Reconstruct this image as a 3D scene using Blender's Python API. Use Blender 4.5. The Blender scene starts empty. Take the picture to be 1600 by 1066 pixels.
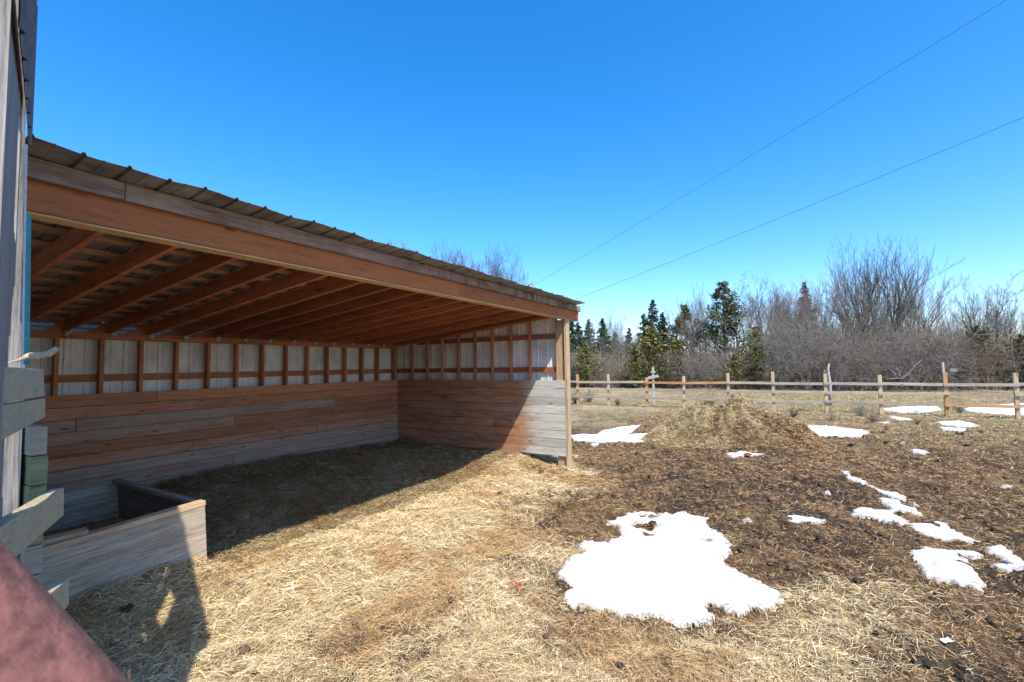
import bpy, math, random
import numpy as np
from mathutils import Vector, Matrix
R = math.radians
C = bpy.context.scene.collection
sc = bpy.context.scene
# ------------------------------------------------------------------ camera
CAM = np.array([7.1896, -7.2845, 1.77]); FPX = 714.63
yaw, pit, rol = R(30.5386), R(3.0677), R(0.8235)
_fw = np.array([-math.sin(yaw), math.cos(yaw), 0.]); _rt = np.array([math.cos(yaw), math.sin(yaw), 0.]); _up = np.array([0, 0, 1.])
_F = _fw*math.cos(pit)+_up*math.sin(pit); _U = -_fw*math.sin(pit)+_up*math.cos(pit)
_R3 = _rt*math.cos(rol)-_U*math.sin(rol); _U3 = _rt*math.sin(rol)+_U*math.cos(rol)
cam = bpy.data.cameras.new('camera'); co = bpy.data.objects.new('camera', cam); C.objects.link(co)
M = Matrix(((_R3[0], _U3[0], -_F[0], CAM[0]), (_R3[1], _U3[1], -_F[1], CAM[1]), (_R3[2], _U3[2], -_F[2], CAM[2]), (0, 0, 0, 1)))
co.matrix_world = M
cam.sensor_width = 36; cam.lens = FPX/1600*36; cam.clip_start = 0.02; cam.clip_end = 3000
cam.dof.use_dof = True; cam.dof.focus_distance = 6.0; cam.dof.aperture_fstop = 7.1
sc.camera = co
# ------------------------------------------------------------------ sky, sun, exposure
SAZ = R(38); TO_SUN = np.array([math.cos(SAZ), -math.sin(SAZ), 1.68*math.cos(SAZ)]); TO_SUN /= np.linalg.norm(TO_SUN)
w = bpy.data.worlds.new('World'); sc.world = w; w.use_nodes = True
nt = w.node_tree; nt.nodes.clear()
sky = nt.nodes.new('ShaderNodeTexSky'); sky.sky_type = 'NISHITA'; sky.sun_disc = False
sky.sun_elevation = math.asin(TO_SUN[2]); sky.sun_rotation = math.atan2(TO_SUN[0], TO_SUN[1])
sky.air_density = 1.0; sky.dust_density = 1.0; sky.ozone_density = 2.2; sky.altitude = 100
hs = nt.nodes.new('ShaderNodeHueSaturation'); hs.inputs['Saturation'].default_value = 1.42; hs.inputs['Hue'].default_value = 0.490
tint = nt.nodes.new('ShaderNodeMix'); tint.data_type = 'RGBA'; tint.blend_type = 'MULTIPLY'; tint.inputs[0].default_value = 1; tint.inputs[7].default_value = (.84, .87, 1.06, 1)
bg = nt.nodes.new('ShaderNodeBackground'); bg.inputs['Strength'].default_value = 0.15
wo = nt.nodes.new('ShaderNodeOutputWorld')
nt.links.new(sky.outputs[0], hs.inputs['Color']); nt.links.new(hs.outputs[0], tint.inputs[6]); nt.links.new(tint.outputs[2], bg.inputs[0]); nt.links.new(bg.outputs[0], wo.inputs[0])
sl = bpy.data.lights.new('sun', 'SUN'); sl.energy = 3.6; sl.angle = R(0.53); sl.color = (1, 0.94, 0.83)
so = bpy.data.objects.new('sun', sl); C.objects.link(so); so.location = (20, -20, 30)
so.rotation_euler = Vector(TO_SUN).to_track_quat('Z', 'Y').to_euler()
sc.view_settings.view_transform = 'Standard'; sc.view_settings.look = 'None'
sc.view_settings.exposure = 1.0; sc.view_settings.gamma = 1
sc.render.engine = 'CYCLES'; sc.cycles.max_bounces = 9; sc.cycles.diffuse_bounces = 7
# ------------------------------------------------------------------ helpers
def ray(u, v): return _F+_R3*(u-800)/FPX-_U3*(v-533)/FPX
def on_z(u, v, z): d = ray(u, v); return CAM+d*(z-CAM[2])/d[2]
def on_y(u, v, y): d = ray(u, v); return CAM+d*(y-CAM[1])/d[1]
def on_x(u, v, x): d = ray(u, v); return CAM+d*(x-CAM[0])/d[0]
def _hash(ix, iy, s):
    n = (ix.astype(np.int64)*374761393+iy.astype(np.int64)*668265263+s*974634777) & 0xffffffff
    n = ((n ^ (n >> 13))*1274126177) & 0xffffffff
    return ((n ^ (n >> 16)) & 0xffff)/65535.
def vnoise(x, y, s=0):
    x = np.asarray(x, float); y = np.asarray(y, float)
    ix = np.floor(x); iy = np.floor(y); fx = x-ix; fy = y-iy; fx = fx*fx*(3-2*fx); fy = fy*fy*(3-2*fy)
    a = _hash(ix, iy, s); b = _hash(ix+1, iy, s); c = _hash(ix, iy+1, s); d = _hash(ix+1, iy+1, s)
    return (a*(1-fx)+b*fx)*(1-fy)+(c*(1-fx)+d*fx)*fy
def fbm(x, y, s=0, o=4):
    t = 0; a = .5; n = 0
    for i in range(o):
        t = t+a*vnoise(x*2**i, y*2**i, s+i*7); n += a; a *= .5
    return t/n
def sstep(a, b, x): t = np.clip((x-a)/(b-a), 0, 1); return t*t*(3-2*t)
def sdf(poly, x, y):                      # positive inside
    P = np.asarray(poly, float); d = np.full(x.shape, 1e9); ins = np.zeros(x.shape, bool)
    for i in range(len(P)):
        a = P[i]; b = P[(i+1) % len(P)]; e = b-a; wx = x-a[0]; wy = y-a[1]
        t = np.clip((wx*e[0]+wy*e[1])/(e@e+1e-12), 0, 1)
        d = np.minimum(d, np.hypot(wx-t*e[0], wy-t*e[1]))
        c = ((a[1] <= y) & (b[1] > y)) | ((b[1] <= y) & (a[1] > y))
        with np.errstate(divide='ignore', invalid='ignore'):
            ins ^= c & (x < a[0]+(y-a[1])/(b[1]-a[1]+1e-12)*e[0])
    return np.where(ins, d, -d)
def tag(o, label=None, cat=None, group=None, kind=None):
    if label: o['label'] = label
    if cat: o['category'] = cat
    if group: o['group'] = group
    if kind: o['kind'] = kind
    return o
def empty(name, loc=(0, 0, 0), rz=0.):
    o = bpy.data.objects.new(name, None); C.objects.link(o); o.location = loc; o.rotation_euler = (0, 0, rz); o.empty_display_size = .1
    return o
def link(name, me, mat, parent=None, smooth=False):
    o = bpy.data.objects.new(name, me); C.objects.link(o)
    if mat is not None:
        me.materials.clear(); me.materials.append(mat)
    if parent is not None: o.parent = parent
    if smooth: me.polygons.foreach_set('use_smooth', [True]*len(me.polygons))
    return o
def np_mesh(name, V, F, col=None, n=4):
    V = np.ascontiguousarray(V, np.float32); F = np.ascontiguousarray(F, np.int32)
    me = bpy.data.meshes.new(name); nf = len(F)
    me.vertices.add(len(V)); me.vertices.foreach_set('co', V.ravel())
    me.loops.add(nf*n); me.loops.foreach_set('vertex_index', F.ravel())
    me.polygons.add(nf); me.polygons.foreach_set('loop_start', np.arange(nf, dtype=np.int32)*n)
    try: me.polygons.foreach_set('loop_total', np.full(nf, n, np.int32))
    except Exception: pass
    if col is not None:
        a = me.color_attributes.new('col', 'FLOAT_COLOR', 'POINT')
        cc = np.ones((len(V), 4), np.float32); cc[:, :3] = col; a.data.foreach_set('color', cc.ravel())
    me.update(calc_edges=True); me.validate()
    return me
class MB:
    def __init__(s): s.v = []; s.f = []
    def box(s, a, b, jit=0., rnd=None):
        x0, y0, z0 = a; x1, y1, z1 = b; n = len(s.v)
        P = [(x0, y0, z0), (x1, y0, z0), (x1, y1, z0), (x0, y1, z0), (x0, y0, z1), (x1, y0, z1), (x1, y1, z1), (x0, y1, z1)]
        s.v += P
        s.f += [(n, n+3, n+2, n+1), (n+4, n+5, n+6, n+7), (n, n+1, n+5, n+4), (n+1, n+2, n+6, n+5), (n+2, n+3, n+7, n+6), (n+3, n, n+4, n+7)]
        return s
    def hexa(s, P):
        n = len(s.v); s.v += [tuple(p) for p in P]
        s.f += [(n, n+3, n+2, n+1), (n+4, n+5, n+6, n+7), (n, n+1, n+5, n+4), (n+1, n+2, n+6, n+5), (n+2, n+3, n+7, n+6), (n+3, n, n+4, n+7)]
        return s
    def bar(s, p, q, w, h, up=(0, 0, 1)):           # w across, h along up
        p = np.array(p, float); q = np.array(q, float); d = q-p; d /= np.linalg.norm(d)
        sd = np.cross(d, up); sd /= np.linalg.norm(sd); u = np.cross(sd, d)
        A = sd*w/2; B = u*h/2
        s.hexa([p-A-B, q-A-B, q+A-B, p+A-B, p-A+B, q-A+B, q+A+B, p+A+B]); return s
    def tube(s, pts, r, n=8):
        pts = [np.array(p, float) for p in pts]; k0 = len(s.v)
        rr = r if hasattr(r, '__len__') else [r]*len(pts)
        prev = None
        for i, p in enumerate(pts):
            d = pts[min(i+1, len(pts)-1)]-pts[max(i-1, 0)]; d /= np.linalg.norm(d)+1e-9
            a = np.array([0, 0, 1.]) if abs(d[2]) < .9 else np.array([1., 0, 0])
            if prev is not None: a = prev
            e1 = a-d*(a@d); e1 /= np.linalg.norm(e1); e2 = np.cross(d, e1); prev = e1
            for j in range(n):
                t = 2*math.pi*j/n; s.v.append(tuple(p+(e1*math.cos(t)+e2*math.sin(t))*rr[i]))
        for i in range(len(pts)-1):
            for j in range(n):
                a = k0+i*n+j; b = k0+i*n+(j+1) % n; s.f.append((a, b, b+n, a+n))
        s.f.append(tuple(k0+j for j in range(n))[::-1]); s.f.append(tuple(k0+(len(pts)-1)*n+j for j in range(n)))
        return s
    def mesh(s, name):
        me = bpy.data.meshes.new(name); me.from_pydata([tuple(map(float, v)) for v in s.v], [], s.f); me.update(); return me
    def build(s, name, mat, parent=None, bevel=0., smooth=False):
        o = link(name, s.mesh(name), mat, parent, smooth)
        if bevel:
            m = o.modifiers.new('bevel', 'BEVEL'); m.width = bevel; m.segments = 2; m.limit_method = 'ANGLE'
        return o
# ------------------------------------------------------------------ materials
def newmat(name):
    m = bpy.data.materials.new(name); m.use_nodes = True; nt = m.node_tree
    b = nt.nodes['Principled BSDF']; return m, nt, b
def N(nt, t, **kw):
    n = nt.nodes.new(t)
    for k, v in kw.items(): setattr(n, k, v)
    return n
def ramp(nt, fac, stops, interp='LINEAR'):
    r = N(nt, 'ShaderNodeValToRGB'); r.color_ramp.interpolation = interp
    el = r.color_ramp.elements
    while len(el) > 1: el.remove(el[-1])
    el[0].position = stops[0][0]; el[0].color = (*stops[0][1], 1)
    for p, c in stops[1:]:
        e = el.new(p); e.color = (*c, 1)
    nt.links.new(fac, r.inputs[0]); return r.outputs[0]
def mix(nt, fac, a, b, mode='MIX'):
    m = N(nt, 'ShaderNodeMix', data_type='RGBA', blend_type=mode)
    for i, x in ((0, fac), (6, a), (7, b)):
        if isinstance(x, (int, float)): m.inputs[i].default_value = x
        elif isinstance(x, tuple): m.inputs[i].default_value = (*x, 1)
        else: nt.links.new(x, m.inputs[i])
    return m.outputs[2]
def math_(nt, op, a, b=None, clamp=False):
    m = N(nt, 'ShaderNodeMath', operation=op); m.use_clamp = clamp
    for i, x in enumerate((a, b)):
        if x is None: continue
        if isinstance(x, (int, float)): m.inputs[i].default_value = x
        else: nt.links.new(x, m.inputs[i])
    return m.outputs[0]
def noise(nt, vec, scale, det=4, rough=.55, dist=0.):
    n = N(nt, 'ShaderNodeTexNoise'); n.inputs['Scale'].default_value = scale; n.inputs['Detail'].default_value = det
    n.inputs['Roughness'].default_value = rough; n.inputs['Distortion'].default_value = dist
    nt.links.new(vec, n.inputs['Vector']); return n.outputs['Fac']
def G(c): return (c, c, c)
def wood(name, tints, axis='x', grain=(.55, 1.15), blotch=(.55, .45, .40), blotch_amt=.45, grey=None, knots=True, bump=.35, extra=None):
    """tints: colours picked board by board; grey: (axis, lo, hi, colour) weathered end of the boards"""
    m, nt, b = newmat(name)
    tc = N(nt, 'ShaderNodeTexCoord'); geo = N(nt, 'ShaderNodeNewGeometry'); oi = N(nt, 'ShaderNodeObjectInfo')
    rnd = math_(nt, 'FRACT', math_(nt, 'ADD', geo.outputs['Random Per Island'], oi.outputs['Random']))
    off = N(nt, 'ShaderNodeVectorMath', operation='SCALE'); off.inputs[0].default_value = (37, 53, 71); nt.links.new(rnd, off.inputs['Scale'])
    add = N(nt, 'ShaderNodeVectorMath', operation='ADD'); nt.links.new(tc.outputs['Object'], add.inputs[0]); nt.links.new(off.outputs[0], add.inputs[1])
    mp = N(nt, 'ShaderNodeMapping'); s = {'x': (.9, 22, 22), 'y': (22, .9, 22), 'z': (22, 22, .9)}[axis]; mp.inputs['Scale'].default_value = s
    nt.links.new(add.outputs[0], mp.inputs[0]); v = mp.outputs[0]
    g1 = noise(nt, v, 2.0, 7, .7, 1.1); g2 = noise(nt, v, 9., 4, .7)
    mp2 = N(nt, 'ShaderNodeMapping'); s2 = {'x': (1, 3.4, 3.4), 'y': (3.4, 1, 3.4), 'z': (3.4, 3.4, 1)}[axis]; mp2.inputs['Scale'].default_value = s2
    nt.links.new(add.outputs[0], mp2.inputs[0])
    bl = noise(nt, mp2.outputs[0], 1.9, 5, .6)
    k = len(tints)
    base = ramp(nt, rnd, [(i/k, t) for i, t in enumerate(tints)], 'CONSTANT')
    g = math_(nt, 'ADD', math_(nt, 'MULTIPLY', g1, .6), math_(nt, 'MULTIPLY', g2, .4))
    gr = ramp(nt, g, [(.36, G(grain[0]*.75)), (.47, G(grain[0]*.5+grain[1]*.5)), (.6, G(grain[1]))])
    c = mix(nt, 1., base, gr, 'MULTIPLY')
    c = mix(nt, math_(nt, 'MULTIPLY', ramp(nt, bl, [(.45, G(0)), (.72, G(1))]), blotch_amt), c, mix(nt, 1., c, blotch, 'MULTIPLY'))
    if grey:
        sp = N(nt, 'ShaderNodeSeparateXYZ'); nt.links.new(tc.outputs['Object'], sp.inputs[0])
        q = math_(nt, 'ADD', sp.outputs['XYZ'.index(grey[0])], math_(nt, 'MULTIPLY', math_(nt, 'SUBTRACT', bl, .5), grey[4]))
        mr = N(nt, 'ShaderNodeMapRange'); mr.inputs[1].default_value = grey[1]; mr.inputs[2].default_value = grey[2]; nt.links.new(q, mr.inputs[0])
        c = mix(nt, mr.outputs[0], c, mix(nt, 1., ramp(nt, rnd, [(0, grey[3]), (.5, tuple(x*.8 for x in grey[3])), (.8, tuple(x*1.1 for x in grey[3]))], 'CONSTANT'), gr, 'MULTIPLY'))
    if extra: c = extra(nt, tc, c, bl, gr)
    if knots:
        vo = N(nt, 'ShaderNodeTexVoronoi'); vo.inputs['Scale'].default_value = 1.
        mk = N(nt, 'ShaderNodeMapping'); sk = {'x': (2.2, 7, 7), 'y': (7, 2.2, 7), 'z': (7, 7, 2.2)}[axis]; mk.inputs['Scale'].default_value = sk
        nt.links.new(add.outputs[0], mk.inputs[0]); nt.links.new(mk.outputs[0], vo.inputs['Vector'])
        kn = ramp(nt, vo.outputs['Distance'], [(.06, G(.75)), (.13, G(0))])
        c = mix(nt, kn, c, mix(nt, 1., c, (.35, .25, .2), 'MULTIPLY'))
    nt.links.new(c, b.inputs['Base Color']); b.inputs['Roughness'].default_value = .82; b.inputs['Specular IOR Level'].default_value = .25
    bp = N(nt, 'ShaderNodeBump'); bp.inputs['Strength'].default_value = bump; bp.inputs['Distance'].default_value = .006
    nt.links.new(g, bp.inputs['Height']); nt.links.new(bp.outputs[0], b.inputs['Normal'])
    return m
def plain(name, c, rough=.7, metal=0., nz=0., scale=8, c2=None, bump=0.):
    m, nt, b = newmat(name); b.inputs['Roughness'].default_value = rough; b.inputs['Metallic'].default_value = metal
    tc = N(nt, 'ShaderNodeTexCoord'); f = noise(nt, tc.outputs['Object'], scale, 6, .6)
    c2 = c2 or tuple(x*(1-nz) for x in c)
    nt.links.new(ramp(nt, f, [(.35, c2), (.62, c)]), b.inputs['Base Color'])
    if bump:
        bp = N(nt, 'ShaderNodeBump'); bp.inputs['Strength'].default_value = bump; bp.inputs['Distance'].default_value = .01
        nt.links.new(f, bp.inputs['Height']); nt.links.new(bp.outputs[0], b.inputs['Normal'])
    return m
def vcol(name, rough=.85, nz=None, bump=0., trans=0.):
    m, nt, b = newmat(name); b.inputs['Roughness'].default_value = rough; b.inputs['Specular IOR Level'].default_value = .2
    a = N(nt, 'ShaderNodeAttribute', attribute_name='col'); c = a.outputs['Color']
    tc = N(nt, 'ShaderNodeTexCoord')
    if nz:
        for sc_, lo, hi in nz:
            f = noise(nt, tc.outputs['Object'], sc_, 5, .7); c = mix(nt, 1., c, ramp(nt, f, [(.36, G(lo)), (.62, G(hi))]), 'MULTIPLY')
    nt.links.new(c, b.inputs['Base Color'])
    if bump:
        f = noise(nt, tc.outputs['Object'], 60, 6, .75)
        bp = N(nt, 'ShaderNodeBump'); bp.inputs['Strength'].default_value = bump; bp.inputs['Distance'].default_value = .03
        nt.links.new(f, bp.inputs['Height']); nt.links.new(bp.outputs[0], b.inputs['Normal'])
    return m
ORG = [(.42, .17, .07), (.36, .14, .06), (.46, .20, .09), (.33, .13, .06)]
m_stud = wood('framing_lumber', [(0.528, 0.228, 0.108), (0.456, 0.180, 0.084), (0.600, 0.276, 0.132), (0.432, 0.180, 0.096)], 'z')
m_rafter = wood('rafter_lumber', [(0.540, 0.195, 0.083), (0.480, 0.173, 0.075), (0.600, 0.225, 0.098), (0.420, 0.158, 0.075)], 'x', blotch=(.5, .4, .35))
m_plate = wood('plate_lumber', [(0.506, 0.218, 0.103), (0.460, 0.184, 0.086)], 'y')
m_header = wood('header_lumber', [(.43, .145, .05), (.37, .125, .045)], 'y', grain=(.7, 1.12), blotch=(.6, .5, .42))
PL = [(.42, .185, .10), (.43, .29, .21), (.52, .25, .145), (.40, .175, .09), (.40, .27, .205), (.49, .23, .135), (.37, .20, .135), (.44, .30, .22), (.44, .195, .105), (.47, .28, .185)]
def wet_low(nt, tc, c, bl, gr):
    sp = N(nt, 'ShaderNodeSeparateXYZ'); nt.links.new(tc.outputs['Object'], sp.inputs[0])
    q = math_(nt, 'ADD', sp.outputs[2], math_(nt, 'MULTIPLY', math_(nt, 'SUBTRACT', bl, .5), .9))
    f = ramp(nt, q, [(.35, G(.8)), (.75, G(0))])
    return mix(nt, f, c, mix(nt, 1., (.33, .265, .20), gr, 'MULTIPLY'))
m_plank_back = wood('back_plank_wood', PL, 'y', blotch_amt=.5, extra=wet_low)
m_plank_side = wood('side_plank_wood', [(.46, .235, .125), (.42, .22, .13), (.44, .21, .11), (.38, .23, .155), (.45, .225, .12), (.40, .20, .115), (.40, .25, .17)], 'x',
                    blotch=(.42, .30, .25), blotch_amt=.75, grey=('X', 3.08, 3.40, (.49, .475, .43), .9))
def drips(nt, tc, c, bl, gr):
    mp = N(nt, 'ShaderNodeMapping'); mp.inputs['Scale'].default_value = (8, 26, 2.0); nt.links.new(tc.outputs['Object'], mp.inputs[0])
    f = ramp(nt, noise(nt, mp.outputs[0], 1.0, 4, .6), [(.46, G(0)), (.60, G(.85))])
    sp = N(nt, 'ShaderNodeSeparateXYZ'); nt.links.new(tc.outputs['Object'], sp.inputs[0])
    mr = N(nt, 'ShaderNodeMapRange'); mr.inputs[1].default_value = -4.5; mr.inputs[2].default_value = -1.5; mr.inputs[3].default_value = .15; nt.links.new(sp.outputs[1], mr.inputs[0])
    return mix(nt, math_(nt, 'MULTIPLY', f, mr.outputs[0]), c, mix(nt, 1., c, (.30, .29, .28), 'MULTIPLY'))
m_fascia = wood('fascia_wood', [(.38, .25, .18), (.33, .21, .15), (.39, .27, .20)], 'y', grain=(.45, 1.2), blotch=(.45, .36, .3), blotch_amt=.8, extra=drips)
m_post = wood('tan_post_wood', [(.50, .36, .22), (.46, .32, .19)], 'z', blotch=(.7, .62, .52))
m_greyv = wood('weathered_post_wood', [(.32, .295, .265), (.28, .255, .23)], 'z', grain=(.3, 1.2), blotch=(.75, .72, .7), bump=.8)
m_rail = wood('rail_wood', [(.40, .35, .235), (.42, .37, .255)], 'x', grain=(.74, 1.08), blotch=(.85, .8, .7), bump=.3)
m_endg = wood('board_end_wood', [(.42, .35, .26), (.40, .33, .25), (.27, .29, .14), (.44, .37, .28)], 'y', grain=(.6, 1.1), blotch=(.8, .75, .7))
m_ply = wood('trough_plywood', [(.52, .42, .31), (.47, .38, .28)], 'y', grain=(.38, 1.15), blotch=(.62, .56, .5), blotch_amt=.7, bump=.6)
m_rim = wood('trough_rim_wood', [(.56, .38, .23), (.50, .36, .24), (.58, .44, .31)], 'y', grain=(.5, 1.15))
m_fpost = wood('fence_post_wood', [(.52, .30, .14), (.58, .42, .25), (.50, .34, .18), (.54, .40, .26)], 'z')
m_frail = wood('grey_rail_wood', [(.40, .34, .27), (.46, .38, .28), (.37, .30, .23)], 'x')
m_frail2 = wood('new_rail_wood', [(.52, .30, .14), (.47, .26, .12)], 'x')
m_white_strip = plain('pale_trim', (.72, .72, .70), .6, nz=.25, scale=30)
m_teal = plain('teal_strip', (.05, .33, .33), .5, nz=.3, scale=20)
m_snow, nt_, b_ = newmat('snow')
tc_ = N(nt_, 'ShaderNodeTexCoord'); f_ = noise(nt_, tc_.outputs['Object'], 5, 8, .65); f2_ = noise(nt_, tc_.outputs['Object'], 45, 5, .7)
nt_.links.new(mix(nt_, ramp(nt_, f2_, [(.60, G(0)), (.70, G(.75))]), ramp(nt_, f_, [(.3, (.66, .67, .70)), (.55, (.78, .79, .80))]), (.45, .40, .33)), b_.inputs['Base Color'])
se_ = b_.inputs['Base Color'].links[0].from_socket; at_ = N(nt_, 'ShaderNodeAttribute', attribute_name='col'); nt_.links.new(mix(nt_, 1., se_, at_.outputs['Color'], 'MULTIPLY'), b_.inputs['Base Color'])
b_.inputs['Roughness'].default_value = .7; b_.inputs['Specular IOR Level'].default_value = .3
bp_ = N(nt_, 'ShaderNodeBump'); bp_.inputs['Strength'].default_value = .5; bp_.inputs['Distance'].default_value = .02; nt_.links.new(f2_, bp_.inputs['Height']); nt_.links.new(bp_.outputs[0], b_.inputs['Normal'])
m_red = plain('rusty_red_paint', (.19, .075, .06), .9, c2=(.07, .027, .022), scale=48, bump=.5)
# white ribbed cladding with grime
m_clad, nt_, b_ = newmat('white_metal_cladding')
tc_ = N(nt_, 'ShaderNodeTexCoord'); f_ = noise(nt_, tc_.outputs['Object'], 3, 6, .6); f2_ = noise(nt_, tc_.outputs['Object'], 38, 4, .8)
c_ = ramp(nt_, f_, [(.3, (.52, .50, .46)), (.6, (.76, .75, .72))])
mk_ = math_(nt_, 'MULTIPLY', ramp(nt_, f2_, [(.56, G(0)), (.64, G(1))]), ramp(nt_, noise(nt_, tc_.outputs['Object'], .9, 2), [(.48, G(.05)), (.66, G(1))]))
nt_.links.new(mix(nt_, mk_, c_, (.14, .10, .07)), b_.inputs['Base Color']); b_.inputs['Roughness'].default_value = .55
# roof metal: grey green, thin dirt
m_roof, nt_, b_ = newmat('grey_roof_metal')
tc_ = N(nt_, 'ShaderNodeTexCoord'); f_ = noise(nt_, tc_.outputs['Object'], 6, 6, .65)
nt_.links.new(ramp(nt_, f_, [(.32, (.12, .115, .105)), (.5, (.27, .265, .25)), (.68, (.38, .375, .355))]), b_.inputs['Base Color'])
b_.inputs['Roughness'].default_value = .42; b_.inputs['Metallic'].default_value = .45
m_sheet = plain('brown_metal_sheet', (.17, .13, .11), .6, .2, c2=(.10, .075, .06), scale=14)
m_clip = plain('frayed_white_clip', (.66, .64, .58), .9, nz=.4, scale=60, bump=.8)
m_ground = vcol('ground_cover', .95, [(26, .6, 1.2), (110, .55, 1.25)], bump=.9)
m_straw = vcol('straw_blades', .7)
m_dead = vcol('dead_blades', .85)
m_bark_d = plain('dark_bark', (.085, .072, .062), .9, nz=.4, scale=4)
m_bark_g = plain('grey_bark', (.24, .215, .19), .9, nz=.4, scale=3)
m_bark_r = plain('reddish_twigs', (.235, .175, .14), .9, nz=.4, scale=3)
m_bark_p = plain('pale_bark', (.50, .47, .42), .85, nz=.35, scale=6)
m_brush = vcol('brush_stems', .9)
m_needle = vcol('needles', .7)
m_wire = plain('wire', (.10, .07, .05), .6)
m_concrete = plain('pale_pole', (.27, .26, .245), .8, nz=.2)
# ------------------------------------------------------------------ ground shape
PILE = dict(c=(6.0, 3.95))
def gz(x, y):
    x = np.asarray(x, float); y = np.asarray(y, float)
    z = -.09*sstep(4, 13, y)-.03*sstep(13, 45, y)
    inside = sstep(.75, .25, y)*sstep(-7.1, -6.5, y)
    rise = .20+.12*sstep(0., -3., y)-.12*sstep(-3.8, -5.4, y)
    z = z+inside*rise*sstep(3.0, .6, x)
    z = z+.20*np.exp(-((x-2.7)/.75)**2-((y+.15)/.9)**2)
    z = z+.21*np.exp(-(np.maximum(x-2.95, 0)/.5)**2)*sstep(1.2, 1.5, x)*sstep(-5.0, -5.35, y)*sstep(-7.3, -6.6, y)
    z = z+.05*sstep(-1.5, -4., y)*sstep(6.5, 4.0, x)*sstep(2.2, 3.2, x)
    return z
def ground_bumps(x, y):
    d = np.hypot(x-CAM[0], y-CAM[1])
    ins = sstep(3.2, 2.6, x)*sstep(.3, -.3, y)*sstep(-7, -6.5, y)
    b = (fbm(x*1.3, y*1.3, 3)-.5)*.10+(fbm(x*5, y*5, 11)-.5)*.10+(fbm(x*15, y*15, 21, 3)-.5)*.06
    return b*(1-.65*ins)*(1+.5*sstep(10, 30, d))
def pil(x, y):                                   # height of the manure heap
    u = (x-6.05); v = (y-4.1)
    prof = np.interp(u, [-1.75, -1.3, -.85, -.3, .1, .5, .95, 1.4, 1.85], [0, .40, .70, .84, .98, .88, .62, .44, 0])
    d = sstep(-1.25, -.25, v)*sstep(1.4, .3, v)
    n = .80+.75*(fbm(x*2.2, y*2.2, 77)-.4)+.4*(fbm(x*7, y*7, 78)-.5)
    return np.maximum(prof*d*n, 0)
def px_poly(pts, s=1., ox=0, oy=0, z=0.02): return [tuple(on_z(ox+u/s, oy+v/s, z)[:2]) for u, v in pts]
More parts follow.
